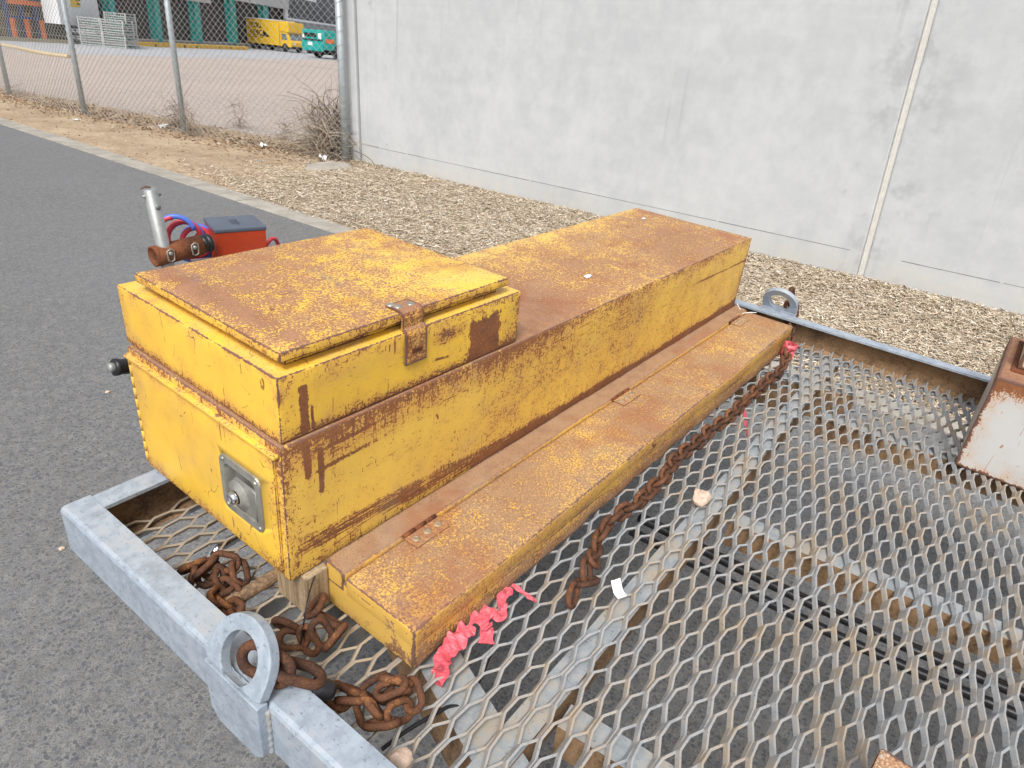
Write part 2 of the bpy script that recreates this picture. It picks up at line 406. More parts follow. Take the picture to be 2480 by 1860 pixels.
def mk_asphalt(name, k=1.0):
    M = Mat(name); P = M.P
    w = M.noise(P, 70, 2); Pw = M.scale(P, (1, 1, 1))
    n = M.n('ShaderNodeVectorMath'); n.operation = 'ADD'; M.t.links.new(P.s, n.inputs[0]); M.t.links.new(M.comb(w * .012, M.noise(M.scale(P, (1, 1, 1), (3, 5, 0)), 70, 2) * .012, 0.0).s, n.inputs[1]); Pw = E(M.t, n.outputs[0])
    d1, c1 = M.voro(Pw, 72); d2, c2 = M.voro(Pw, 165); a = M.noise(P, .7, 5, .6); b = M.noise(P, 26, 4, .65); f = M.noise(P, 330, 3)
    s1 = (d1 + (1.0 - c1) * .16).ss(.56, .46); s2 = (d2 + (1.0 - c2) * .15).ss(.56, .46)
    mat = M.mix((.115 * k, .113 * k, .107 * k), (.275 * k, .268 * k, .25 * k), (f * .6 + b * .4).ss(.34, .62))
    st2 = M.mix((.085 * k, .087 * k, .09 * k), (.20 * k, .20 * k, .20 * k), c2)
    st1 = M.mix((.090 * k, .095 * k, .106 * k), (.195 * k, .20 * k, .21 * k), c1.ss(.3, 1.0))
    c = M.mix(mat, st2, s2 * .85); c = M.mix(c, st1, s1 * .9)
    c = M.mix(c, (.218 * k, .226 * k, .236 * k), a.ss(.35, .75) * .34)
    c = M.mix(c, (.06, .058, .056), M.noise(P, 1.6, 5, .6).ss(.60, .78) * .22)
    return M.out(c, .70, 0.0, s2 * .5 + f * .6, .003, .7, spec=.5)
ASPH = mk_asphalt('asphalt', k=.90)
def mk_concrete_wall():
    M = Mat('precast_concrete'); P = M.P; x, y, z = M.sep(P)
    a = M.noise(P, .9, 6, .6); b = M.noise(P, 6, 6, .65); s = M.noise(M.scale(P, (1, 3.2, .5)), 1.0, 5, .6); f = M.noise(P, 90, 5, .7); pk = M.noise(P, 240, 3)
    c = M.mix((.435, .455, .463), (.525, .54, .545), (a * .5 + b * .5).ss(.32, .68))
    c = M.mix(c, (.36, .37, .375), s.ss(.58, .82) * .32)
    sp = M.noise(P, 2.2, 6, .68)
    c = M.mix(c, (.26, .27, .28), (sp + (b - .5) * .4 + (M.noise(P, .45, 2) - .5) * .7).ss(.66, .86) * .65)
    jy = ((y - z * .0425) - .955).abs().ss(.55, .05) * M.noise(P, 3.2, 6, .7).ss(.52, .66)
    c = M.mix(c, (.27, .275, .28), jy * .38)
    vs_ = M.noise(M.scale(P, (1, 11, .28)), 1.0, 4, .65)
    c = M.mix(c, (.34, .345, .35), vs_.ss(.58, .74) * M.noise(P, .7, 3).ss(.42, .6) * .6)
    lay = M.noise(M.scale(P, (1, .25, 5.5)), 1.0, 3, .6)
    c = M.mix(c, (.60, .61, .61), lay.ss(.5, .7) * .13)
    c = M.mix(c, (.50, .45, .36), z.ss(.35, .02) * b.ss(.3, .7) * .55)
    c = M.mix(c, (.30, .29, .27), pk.ss(.68, .78) * .35)
    return M.out(c, .82, 0.0, f * .7 + pk * .3, .003, .5, spec=.25)
CONC = mk_concrete_wall()
def mk_kerb():
    M = Mat('kerb_concrete'); a = M.noise(M.P, 4, 6, .65); b = M.noise(M.P, 90, 4, .65)
    c = M.mix((.25, .23, .195), (.42, .39, .335), (a * .6 + b * .4).ss(.33, .68)); return M.out(c, .9, 0.0, b, .002)
KERB = mk_kerb()
def mk_dirt():
    M = Mat('verge_dirt'); P = M.P; x, y, z = M.sep(P)
    a = M.noise(P, 1.3, 6, .65); b = M.noise(P, 16, 6, .7); v, vc = M.voro(P, 60); f = M.noise(P, 220, 3)
    c = M.mix((.28, .20, .13), (.48, .375, .26), (a * .55 + b * .45).ss(.33, .68))
    c = M.mix(c, (.15, .10, .06), M.noise(P, 3.5, 6, .7).ss(.62, .78) * .7)
    c = M.mix(c, (.55, .48, .38), (vc.ss(.86, .93) * v.ss(.5, .25)) * .7)
    mul = (y + (a - .5) * 2.4 + (b - .5) * .8 - (x - 4.0) * .35).ss(7.1, 6.0)
    g = M.noise(M.scale(P, (90, 22, 30), rot=(0, 0, .6)), 1.0, 4, .7); g2 = M.noise(M.scale(P, (24, 95, 30), rot=(0, 0, .3)), 1.0, 4, .7)
    mc = M.mix((.20, .14, .09), (.56, .46, .33), (g.max(g2)).ss(.42, .72))
    c = M.mix(c, mc, mul)
    return M.out(c, .95, 0.0, b * .6 + f * .4 + v * .3, .012, .8, spec=.1)
DIRT = mk_dirt()
def mk_gravel():
    M = Mat('yard_gravel'); P = M.P; a = M.noise(P, .25, 5, .6); b = M.noise(P, 3, 5, .7); v, vc = M.voro(P, 28); e, _ = M.voro(P, 28, 'DISTANCE_TO_EDGE'); v2, c2 = M.voro(P, 75)
    c = M.mix((.30, .25, .215), (.62, .54, .485), (vc * .5 + c2 * .3 + b * .2).ss(.2, .8))
    c = M.mix(c, (.54, .455, .40), a.ss(.3, .7) * .55)
    return M.out(c, .92, 0.0, e.ss(0, .3) + c2 * .4, .012, .9, spec=.15)
GRAVEL = mk_gravel()
YARD = plain('yard_asphalt', (.37, .38, .40), .85, 0, .16, 2.0)
def mk_vcol(name, cols, rough=.85, attr='rnd'):
    M = Mat(name); r = M.attr(attr); g = M.noise(M.P, 150, 3)
    c = cols[0]
    for i in range(1, len(cols)): c = M.mix(c, cols[i], r.ss((i - .6) / (len(cols) - 1), i / (len(cols) - 1)))
    c = M.mix(c, (.12, .08, .05), g.ss(.56, .75) * .35)
    return M.out(c, rough, spec=.2)
CHIPS = mk_vcol('wood_chips', [(.34, .255, .17), (.47, .375, .265), (.56, .47, .35), (.63, .55, .43), (.77, .71, .61)])
LEAF = mk_vcol('dry_leaves', [(.16, .09, .05), (.30, .19, .11), (.42, .32, .21), (.50, .43, .34)])
VINE = mk_vcol('dry_vine_stems', [(.13, .10, .075), (.27, .21, .155), (.42, .345, .265), (.52, .445, .36)])
STEEL = plain('bare_steel', (.30, .31, .305), .45, .35, .12, 60)
CHROME = plain('chrome', (.72, .72, .74), .12, 1.0, .03, 20)
PLATE_M = plain('zinc_plate', (.36, .35, .31), .42, .55, .22, 40)
BLACKP = plain('black_plastic', (.018, .018, .02), .38, 0, .2, 30)
LIDBLK = plain('weathered_black_lid', (.085, .10, .13), .32, 0, .15, 12)
REDP = plain('red_painted_steel', (.38, .042, .012), .42, 0, .14, 14)
HOSE_R = plain('red_hose', (.56, .05, .07), .38, 0, .1, 20)
HOSE_B = plain('blue_hose', (.09, .17, .60), .38, 0, .1, 20)
TAPE = plain('red_plastic_tape', (.68, .12, .15), .45, 0, .38, 45)
PAPER = plain('white_paper', (.80, .80, .79), .8, 0, .05, 40)
STONE = plain('pale_stone', (.60, .45, .35), .9, 0, .18, 60)
WIRE = plain('galvanised_wire', (.50, .49, .46), .55, .3, .1, 20)
POST = plain('galvanised_post', (.37, .41, .43), .5, .3, .10, 14)
SEAL = plain('joint_sealant', (.58, .57, .53), .8, 0, .08, 30)
DARK = plain('dark_gap', (.02, .02, .02), .9)

# ---------------------------------------------------------------- setting
KX = 3.80                                         # road edge
sheet('ground', [(-300, -300), (300, -300), (300, 300), (-300, 300)], 0.0, GRAVEL)
sheet('road', [(-9, -60), (KX, -60), (KX, 70), (-9, 70)], 0.012, ASPH)
KW = .24
kerb = thing('kerb', None, None); kerb['kind'] = 'structure'
y = -11.0; k = 0
while y < 33:
    L = 2.45
    MB().box(KX + .002, KX + KW, y, y + L - .012, -.05, .022 + .003 * ((k * 7) % 3 - 1), 0).build('kerb_segment', KERB, kerb, bevel=.006); y += L; k += 1
# verge: uneven soil between kerb and wall or fence
def verge_h(x, y):
    n = mnoise.noise(Vector((x * .9, y * .9, 3.1))) * .018 + mnoise.noise(Vector((x * 4, y * 4, 7.7))) * .007
    edge = min(1.0, max(0.0, (x - KX - KW) / .25))
    return .012 + edge * (.022 + n + max(0.0, (x - 5.4)) * .035)
nx_, ny_ = 40, 330
xs = np.linspace(KX + KW - .01, 6.75, nx_); ys = np.linspace(-10, 33, ny_)
m = MB(); vs = []; fs = []
for j in range(ny_):
    for i in range(nx_): vs.append((xs[i], ys[j], verge_h(xs[i], ys[j])))
for j in range(ny_ - 1):
    for i in range(nx_ - 1):
        a = j * nx_ + i
        if ys[j] > 7.6 and xs[i] > 6.35 - (ys[j] - 7.4) * .135 + .45: continue
        fs.append((a, a + 1, a + nx_ + 1, a + nx_))
m.add(vs, fs, 0, True); o = m.build('verge', DIRT); o['kind'] = 'structure'
def scatter_flat(name, pts, length, width, mat, kindlabel, bend=.25, tilt=.32):
    """many small bent strips as one mesh; pts (n,3)"""
    n = len(pts); yaw = rng.uniform(0, 2 * np.pi, n); L = length[0] + (length[1] - length[0]) * rng.random(n) ** 2.2; Wd = rng.uniform(*width, n)
    tl = rng.normal(0, tilt, n) * .5; rl = rng.normal(0, tilt, n)
    d = np.stack([np.cos(yaw) * np.cos(tl), np.sin(yaw) * np.cos(tl), np.sin(tl)], 1)
    s_ = np.stack([-np.sin(yaw) * np.cos(rl), np.cos(yaw) * np.cos(rl), np.sin(rl)], 1)
    up = np.cross(d, s_); bd = rng.normal(0, bend, n) * L
    V_ = np.empty((n, 6, 3))
    for i, (t, w_) in enumerate(((-.5, .55), (0, 1.0), (.5, .45))):
        c = pts + d * (t * L)[:, None] + up * (bd * (0 if t == 0 else -.25))[:, None]
        V_[:, 2 * i] = c - s_ * (Wd * w_ * .5)[:, None]; V_[:, 2 * i + 1] = c + s_ * (Wd * w_ * .5)[:, None]
    base = np.arange(n)[:, None] * 6
    F_ = np.concatenate([base + np.array([0, 1, 3, 2]), base + np.array([2, 3, 5, 4])], 1).reshape(-1, 4)
    me = bpy.data.meshes.new(name); me.vertices.add(n * 6); me.vertices.foreach_set('co', V_.ravel())
    me.loops.add(F_.size); me.loops.foreach_set('vertex_index', F_.ravel().astype(np.int32))
    me.polygons.add(len(F_)); me.polygons.foreach_set('loop_start', (np.arange(len(F_)) * 4).astype(np.int32)); me.polygons.foreach_set('loop_total', np.full(len(F_), 4, np.int32))
    me.update(); at = me.attributes.new('rnd', 'FLOAT', 'POINT'); at.data.foreach_set('value', np.repeat(rng.random(n), 6))
    me.materials.append(mat); o = bpy.data.objects.new(name, me); COL.objects.link(o); tag(o, kindlabel[0], kindlabel[1], None, 'stuff'); return o
# wood chip mulch, thickest along the wall and to the right
N = 230000
px_ = rng.uniform(KX + KW - .05, 6.42, N); py_ = rng.uniform(-3.2, 8.6, N)
bound = 6.9 + (px_ - 4.0) * .30 + np.sin(px_ * 9) * .25 + rng.normal(0, .45, N)
keep = (py_ < bound) & ((px_ > KX + KW + .02) | (rng.random(N) < .25)) & ((py_ < 5.6) | (rng.random(N) < .62))
px_, py_ = px_[keep], py_[keep]
pz_ = np.array([verge_h(a, b) for a, b in zip(px_, py_)]) + rng.uniform(.002, .020, len(px_))
scatter_flat('wood_chip_mulch', np.stack([px_, py_, pz_], 1), (.012, .085), (.003, .0115), CHIPS, ('pale brown wood chip mulch covering the ground along the concrete wall', 'mulch'))
# dry leaf litter under the fence
N = 5200
t = rng.random(N); fx = 6.3 - (t * 9.5) * .135; fy = 7.35 + t * 9.5
lx = fx + rng.normal(-.12, .30, N); ly = fy + rng.normal(0, .2, N)
lz = np.array([verge_h(a, b) if a < 6.6 else .01 for a, b in zip(lx, ly)]) + rng.uniform(.002, .02, N)
kp = (lx > KX + KW) & ~((ly < 7.6) & (lx > 6.4))
scatter_flat('leaf_litter', np.stack([lx, ly, lz], 1)[kp], (.02, .085), (.008, .028), LEAF, ('dry leaves and twigs littering the soil below the chain link fence', 'leaves'), .4, .7)
# gravel and grit specks on soil and road
N = 900
gx = rng.uniform(KX + KW, 6.2, N); gy = rng.uniform(5.5, 15, N); gz = np.array([verge_h(a, b) for a, b in zip(gx, gy)]) + .004
scatter_flat('soil_grit', np.stack([gx, gy, gz], 1), (.012, .04), (.010, .022), LEAF, ('small pale grit lying on the bare brown soil by the kerb', 'grit'), .5, .6)

# concrete wall: precast panels along the verge, sealed joint between
WX = 6.405; YJ = .955; YL = 7.29; UPs = UP / UP.z
wall = thing('concrete_wall', 'tall pale grey precast concrete wall with a sealed vertical joint', 'wall', (WX, 0, 0))
def panel(y0, y1, z0=.035, z1=5.2, th=.18, xx=WX):
    sh = UPs.y; vs = []
    nyy, nzz = 2, 2
    for X in (xx, xx + th):
        for (yy, zz) in ((y0, z0), (y1, z0), (y1, z1), (y0, z1)): vs.append((X, yy + sh * zz, zz))
    return MB().add(vs, [(0, 1, 2, 3), (7, 6, 5, 4), (0, 4, 5, 1), (1, 5, 6, 2), (2, 6, 7, 3), (3, 7, 4, 0)])
panel(YJ + .026, YL).build('wall_panel', CONC, wall, bevel=.016)
panel(YJ - 6.4, YJ - .026).build('wall_panel', CONC, wall, bevel=.016)
panel(YJ - 12.9, YJ - 6.425).build('wall_panel', CONC, wall, bevel=.016)
panel(YJ - .026, YJ + .026, .04, 5.2, .15, WX + .016).build('joint_sealant', SEAL, wall)
panel(YJ + .004, YJ + .020, .06, 5.2, .03, WX + .004).build('joint_bead', SEAL, wall, bevel=.004)
panel(YL + .02, YL + .22, .0, 5.2, .22, WX - .03).build('end_column', CONC, wall, bevel=.01)
panel(YL, YL + .02, .0, 5.2, .10, WX + .04).build('column_joint', DARK, wall)
# thin recessed casting line low on the panels, broken in places
def casting_line(y0, y1, z):
    m = MB(); yy = y0
    while yy < y1:
        L = random.uniform(.12, .5); g = random.choice((0, 0, .004, .02))
        m.box(WX - .0012, WX + .002, yy + UPs.y * z, min(yy + L, y1) + UPs.y * z, z - .0022 + random.uniform(-.002, .001), z + .0022 + random.uniform(-.001, .002)); yy += L + g
    return m
zl = onplane(876, 349, Vector((WX, 0, 0)), Vector((1, 0, 0))).z
casting_line(YJ + .12, YL - .02, zl).build('casting_line', plain('casting_line_grey', (.23, .225, .22), .9), wall)
casting_line(YJ - 3.4, YJ - .28, zl).build('casting_line', bpy.data.materials['casting_line_grey'], wall)
# footing pad at the fence corner
m = MB(); bmx = bmesh.new(); bmesh.ops.create_icosphere(bmx, subdivisions=3, radius=1)
p = gp(800, 412)
vs = [(p.x + v.co.x * .36 * (1 + .25 * mnoise.noise(v.co * 2)), p.y + v.co.y * .24 * (1 + .25 * mnoise.noise(v.co * 2.3)), .02 + v.co.z * .07 * (1 + .5 * mnoise.noise(v.co * 4))) for v in bmx.verts]
m.add(vs, [[v.index for v in f.verts] for f in bmx.faces], 0, False); bmx.free()
tag(m.build('concrete_footing', KERB), 'rough broken concrete footing at the foot of the fence corner post', 'footing')

# chain link fence
FP = [gp(-330, 178), gp(-150, 205), gp(25, 236), gp(207, 284), gp(449, 330), gp(838, 402)]
fence = thing('chain_link_fence', 'grey chain link fence on steel posts between the verge and the yard', 'fence', (FP[-1].x, FP[-1].y, 0))
FH = 2.5
def lift(p, h): return Vector((p.x, p.y, 0)) + UPs * h
for i, p in enumerate(FP):
    r = .047 if i == len(FP) - 1 else .040
    m = MB(); m.tube([lift(p, -.05), lift(p, FH + .05)], r, 14)
    po = m.build('fence_post', POST, fence)
    for h in (.12, .75, 1.35, 1.95):
        tz = MB(); c = lift(p, h); tz.tube([c + Vector((math.cos(a) * (r + .002), math.sin(a) * (r + .002), math.sin(a) * .006)) for a in [k * math.pi / 6 for k in range(12)]], .0025, 4, closed=True)
        tz.build('tie_wire', WIRE, po).location = (0, 0, 0)
def mesh_span(A, B, w=.054, h=.046, r=.0034):
    m = MB(); A2 = Vector((A.x, A.y, 0)); d = Vector((B.x - A.x, B.y - A.y, 0)); L = d.length; d.normalize(); nn = Vector((-d.y, d.x, 0))
    nw = int(L / w); rows = int(FH / h); V_ = []; F_ = []
    for k in range(nw + 1):
        b0 = len(V_)
        for j in range(rows + 1):
            sgn = 1 if (j + k) % 2 else -1
            c = A2 + d * (k * w + sgn * (w * .5 + .0005)) + UPs * (.03 + j * h) + nn * (sgn * .0022 + .035)
            c += d * (.004 * mnoise.noise(Vector((k * .3, j * .3, 1)))) + nn * (.02 * mnoise.noise(Vector((k * .08, j * .1, 5))))
            for a in (0, 2.094, 4.189): V_.append(c + d * (math.cos(a) * r) + nn * (math.sin(a) * r))
        for j in range(rows):
            for a in range(3):
                q = b0 + j * 3; F_.append((q + a, q + (a + 1) % 3, q + 3 + (a + 1) % 3, q + 3 + a))
    m.add(V_, F_); return m
for i in range(len(FP) - 1):
    mesh_span(FP[i + 1], FP[i]).build('mesh_panel', WIRE, fence)
m = MB()
for h in (.06, 1.17, 2.42):
    for i in range(len(FP) - 1): m.tube([lift(FP[i], h) + Vector((-.03, 0, 0)), (lift(FP[i], h) + lift(FP[i + 1], h)) / 2 + Vector((-.03, 0, -.012)), lift(FP[i + 1], h) + Vector((-.03, 0, 0))], .0024, 5)
m.build('line_wire', WIRE, fence)
# wire wound round the corner post
cp = FP[-1]; m = MB()
m.tube([lift(cp, .25 + k * .0125) + Vector((math.cos(k * .5) * .051, math.sin(k * .5) * .051, 0)) for k in range(150)], .0022, 4)
m.build('wound_wire', WIRE, fence)

def vine(name, label, p, n, h, spread, lean, seedk, rad=(.0025, .006)):
    rd = random.Random(seedk); m = MB(); rnd = []
    for i in range(n):
        b = Vector((p.x + rd.gauss(0, spread * .35), p.y + rd.gauss(0, spread * .4), .02 + max(0, rd.gauss(0, .04))))
        if rd.random() < .45: b.z += rd.random() * h * .5
        d = Vector((rd.gauss(0, .35) + lean[0], rd.gauss(0, .45) + lean[1], rd.uniform(.2, 1.0))); L = h * rd.uniform(.2, .95) * (.6 if b.z > .2 else 1)
        K = 10; pts = [b]; q = b.copy(); st = L / K; cv = Vector((rd.gauss(0, .10), rd.gauss(0, .16), rd.gauss(-.12, .08)))
        for k in range(K):
            d += cv + Vector((rd.gauss(0, .16), rd.gauss(0, .20), rd.gauss(-.03, .16))); d.normalize(); q = q + d * st
            q.x = min(max(q.x, p.x - spread * 1.6), p.x + spread); q.z = max(q.z, .015); pts.append(q.copy())
        r0 = rd.uniform(*rad); k0 = len(m.v); m.tube(pts, [r0 * (1 - .07 * j) for j in range(K + 1)], 4, sm=False, caps=False); rnd += [rd.random()] * (len(m.v) - k0)
    o = m.build(name, VINE); at = o.data.attributes.new('rnd', 'FLOAT', 'POINT'); at.data.foreach_set('value', rnd)
    return tag(o, label, 'vine', 'dry vines on the fence')
vine('dry_vine', 'large tangled clump of dead vine against the fence corner post', gp(806, 388), 620, 1.25, .30, (-.1, .22), 1, (.003, .0075))
vine('dry_vine', 'thin dead vine climbing the fence mesh just above the large corner clump', lift(gp(815, 400), .0) + Vector((0, .22, .45)), 150, .95, .16, (0, .12), 2)
vine('dry_vine', 'dead vine wrapped around the foot of the nearest plain fence post', gp(440, 322), 190, .75, .13, (0, 0), 3)
vine('dry_vine', 'wispy dry twigs high on the nearest plain fence post', gp(462, 335) + Vector((0, -.05, .55)), 80, .6, .10, (0, 0), 4, (.0018, .0035))
vine('dry_vine', 'small dead twig plant standing midway along the nearest fence panel', gp(580, 310), 80, .70, .12, (0, 0), 5, (.002, .004))
vine('dry_vine', 'low dry weeds right of the midway twig plant under the fence', gp(690, 350), 110, .5, .16, (0, 0), 6, (.002, .004))
vine('dry_vine', 'sparse dry weeds at the foot of the second visible fence post', gp(205, 270), 55, .34, .15, (0, 0), 7, (.002, .004))
vine('dry_vine', 'short dry weeds at the foot of the leftmost visible fence post', gp(40, 232), 55, .30, .2, (0, 0), 8, (.002, .004))

# litter
def crumple(name, label, p, sx, sy, h, seedk, mat=PAPER, cat='paper', group=None, F=ID, yaw=0.0, tilt=0.0):
    m = MB(); n = 7; vs = []; c, s_ = math.cos(yaw), math.sin(yaw)
    for j in range(n):
        for i in range(n):
            a, b = (i / (n - 1) - .5) * sx, (j / (n - 1) - .5) * sy
            zz = h * (mnoise.noise(Vector((i * .7 + seedk, j * .7, seedk))) + .6) + math.sin(tilt) * b
            b *= math.cos(tilt); vs.append((p.x + a * c - b * s_, p.y + a * s_ + b * c, p.z + max(0, zz)))
    fs = [(j * n + i, j * n + i + 1, (j + 1) * n + i + 1, (j + 1) * n + i) for j in range(n - 1) for i in range(n - 1)]
    m.add(vs, fs); o = m.build(name, mat, None, F)
    sm_ = o.modifiers.new('thickness', 'SOLIDIFY'); sm_.thickness = .0006
    return tag(o, label, cat, group)
def vz(p): return Vector((p.x, p.y, verge_h(p.x, p.y) if p.x < 6.6 else 0))
crumple('paper_scrap', 'crumpled white paper at the foot of the nearest plain fence post', vz(gp(399, 318)), .14, .10, .07, 3.3)
crumple('paper_scrap', 'white paper scrap on the leaves under the middle of the near fence panel', vz(gp(637, 368)), .10, .09, .06, 5.1)
crumple('paper_scrap', 'small white paper flake beside the concrete footing of the corner post', vz(gp(782, 398)), .08, .10, .06, 8.4)
crumple('paper_scrap', 'flat white litter lying on bare soil near the second fence post', vz(gp(187, 298)), .10, .05, .02, 2.2)
crumple('plastic_wrapper', 'tiny pale blue wrapper on soil left of the concrete footing', vz(gp(632, 396)), .07, .02, .01, 9.2, plain('pale_blue_plastic', (.42, .62, .66), .4), 'wrapper')

# ---------------------------------------------------------------- trailer (deck frame)
YAW = .0245; AP = Vector((math.cos(YAW), math.sin(YAW), 0)); AQ = Vector((-math.sin(YAW), math.cos(YAW), 0)); AZ = Vector((0, 0, 1))
O0 = Vector((-.161, .426, 0)); TW = 2.076; ZT = -.004; TL = 3.45
def tp(p, q, z=0.0): return O0 + AP * p + AQ * q + AZ * z
trailer = thing('flatbed_trailer', 'galvanised flatbed plant trailer with an expanded steel mesh deck', 'trailer', (.87, -1.1, -.80), TB)
PFC = [(0, -.008), (.0023, -.0023), (.008, 0), (.05, 0), (.05, -.007), (.013, -.0085), (.007, -.015), (.007, -.085), (.013, -.0915), (.05, -.093), (.05, -.1), (.008, -.1), (.0023, -.0977), (0, -.092)]
PMI = [0, 0, 0, 0, 1, 1, 1, 1, 1, 0, 0, 0, 0, 0]
MB().extr(PFC, tp(0, 0, ZT), -AQ, AP, AZ, TL, PMI).build('side_rail', [GALV, RUST_DUST], trailer)
MB().extr(PFC, tp(TW, 0, ZT), -AQ, -AP, AZ, TL, PMI).build('side_rail', [GALV, RUST_DUST], trailer)
m = MB().extr(PFC, tp(.0505, 0, ZT), AP, -AQ, AZ, TW - .101, PMI)
m.box(.0075, .05, -.007, 0, -.094, -.0135, 0, Matrix.Translation(O0) @ Matrix.Rotation(YAW, 4, 'Z') @ Matrix.Translation((0, 0, ZT)))
m.build('front_rail', [GALV, RUST_DUST], trailer)
m = MB().extr(PFC, tp(.0505, -TL, ZT), AP, AQ, AZ, TW - .101, PMI); m.build('rear_rail', [GALV, RUST_DUST], trailer)
# expanded metal deck: zigzag strands joined at the bonds
LW, SW, BH, ZM = .1155, .0326, .0155, -.0895
A0 = Vector((.2354, -.3182, 0)) - O0; p0 = A0.dot(AP); q0 = A0.dot(AQ)
m = MB(); V_ = []; F_ = []
kmin = int((q0 + .035) / (-SW / 2)) ; k = -int((-.012 - q0) / (SW / 2))
TLT = R_(56)
while True:
    qa = q0 - k * SW / 2; qb = qa - SW / 2
    if qb < -TL + .02: break
    pts = []
    i0 = int((.012 - p0) / LW) - 2; i1 = int((TW - .012 - p0) / LW) + 2
    for i in range(i0, i1):
        pa = p0 + i * LW + (LW / 2 if k % 2 else 0); pb = pa + LW / 2
        for p_, q_, dz in ((pa - BH, qa - .0030, .0034), (pa + BH, qa - .0030, .0034), (pb - BH, qb + .0030, -.0034), (pb + BH, qb + .0030, -.0034)):
            pts.append((p_ + random.gauss(0, .0008), q_ + random.gauss(0, .0009), dz + random.gauss(0, .0008) + .004 * mnoise.noise(Vector((p_ * 1.7, q_ * 1.7, 2.0)))))
    lo, hi = .010, TW - .010
    cl = []
    for j in range(len(pts)):
        a = pts[j]
        if lo <= a[0] <= hi: cl.append(a)
        if j + 1 < len(pts):
            b = pts[j + 1]
            for lim in (lo, hi):
                if (a[0] - lim) * (b[0] - lim) < 0:
                    t = (lim - a[0]) / (b[0] - a[0]); cl.append(tuple(a[c] + (b[c] - a[c]) * t for c in range(3)))
    b0 = len(V_)
    P_ = [tp(a, b, ZM + c) for a, b, c in cl]
    for j, c in enumerate(P_):
        t = (P_[min(j + 1, len(P_) - 1)] - P_[max(j - 1, 0)]).normalized(); s_ = AZ.cross(t).normalized(); n_ = t.cross(s_)
        ww = s_ * math.cos(TLT) + n_ * -math.sin(TLT); nn = t.cross(ww)
        for su, sn in ((-1, -1), (1, -1), (1, 1), (-1, 1)): V_.append(c + ww * (su * .0047) + nn * (sn * .0020))
    for j in range(len(P_) - 1):
        q = b0 + j * 4
        for a in range(4): F_.append((q + a, q + (a + 1) % 4, q + 4 + (a + 1) % 4, q + 4 + a))
    k += 1
m.add(V_, F_); m.build('mesh_deck', GALV_D, trailer)
# bearers under the mesh: angle sections, top flange grey, hanging leg brown
ZB = -.0985
def angle(a, b, wf, leg, side, name):            # flange from line a-b towards 'side', leg hangs from the a-b line
    a, b, side = Vector(a), Vector(b), Vector(side).normalized(); ax = (b - a).normalized(); sx = (side - ax * side.dot(ax)).normalized()
    pr = [(0, 0), (wf, 0), (wf, -.006), (.006, -.006), (.006, -leg), (0, -leg)]
    MB().extr(pr, a, ax, sx, AZ, (b - a).length, [0, 0, 1, 1, 1, 1]).build(name, [GALV_B, RUST_DUST], trailer)
def bq(x, y, z=ZB): return (x, y, z)
angle(tp(.03, -.842 + .0, ZB), tp(TW - .03, -.842, ZB), .045, .055, AQ, 'cross_member')
angle(tp(.03, -1.75, ZB), tp(TW - .03, -1.75, ZB), .045, .055, AQ, 'cross_member')
angle(tp(.03, -2.60, ZB), tp(TW - .03, -2.60, ZB), .045, .055, AQ, 'cross_member')
for x in (.150, .800, 1.445):
    angle(bq(x, -.424, ZB - .002), bq(x + .20, -2.30, ZB - .002), .045, .062, (1, 0, 0), 'deck_bearer')
# drawbar legs run diagonally under the deck to the coupling
TIP = Vector((.87, 1.72, -.11))
for sgn, xe in ((-1, .030), (1, 1.71)):
    a = Vector((xe, -.46, -.1045)); b = Vector((TIP.x + sgn * -.0, TIP.y, -.1045)); b.x += -sgn * -.045
    ax = (b - a).normalized(); sx = ax.cross(AZ).normalized()
    pr = [(-.035, 0), (.035, 0), (.035, -.1), (-.035, -.1)]
    MB().extr(pr, a, ax, sx, AZ, (b - a).length, [0, 1, 1, 1], 1).build('drawbar_leg', [GALV_B, RUST_DUST], trailer)
MB().box(-.10, .135, -.03, .17, -.207, -.2005).build('gusset_plate', GALV_B, trailer)
# stand post through its rusty swivel tube
def onb(px, py, y): return hb(px, py, y, 1)
YD = 1.65
a, b = onb(396, 600, YD), onb(363, 458, YD)
m = MB(); ax = (b - a).normalized(); m.tube([a - ax * .55, b], .0225, 20); m.lathe([(.0225, 0), (.020, .003), (0, .003)], b, ax, 20)
post = m.build('stand_post', STEEL, trailer)
m = MB(); c = b - ax * .022; m.tube([c + Vector((-.031, 0, 0)), c + Vector((.031, 0, 0))], .005, 8); m.lathe([(.010, 0), (.010, .0005), (0, .0005)], c + Vector((.006, -.0222, -.035)), (0, -1, .0), 12); m.build('cross_pin', STEEL, post).location = (0, 0, 0)
cl, cr = onb(371, 622, YD), onb(482, 600, YD); cr.z = cl.z + .012
cax = (cr - cl).normalized()
MB().lathe([(0, .004), (.028, .004), (.030, 0), (.0365, 0), (.0365, .175), (.030, .175), (0, .174)], cl, cax, 24).build('swivel_tube', RUST_M, trailer)
for px, py in ((396, 632), (466, 622)):
    c = cl + cax * (.045 if px < 430 else .135) + Vector((0, -.034, .010)); w = MB()
    w.tube([c + Vector((math.cos(t) * .015, -.004, math.sin(t) * .017 - (.012 if math.sin(t) < -.5 else 0))) for t in [R_(g) for g in (35, 90, 145, 225, 270, 315)]], .0028, 6, closed=True)
    w.lathe([(.0075, 0), (.0075, .008), (.004, .010), (0, .010)], c + Vector((0, .002, 0)), (0, -1, 0), 10); w.build('grease_clip', PLATE_M, trailer)
MB().lathe([(.026, 0), (.033, .004), (.033, .016), (.027, .019), (.033, .022), (.033, .036), (.024, .040)], cl + cax * .177, cax, 20).build('rubber_ring', BLACKP, trailer)
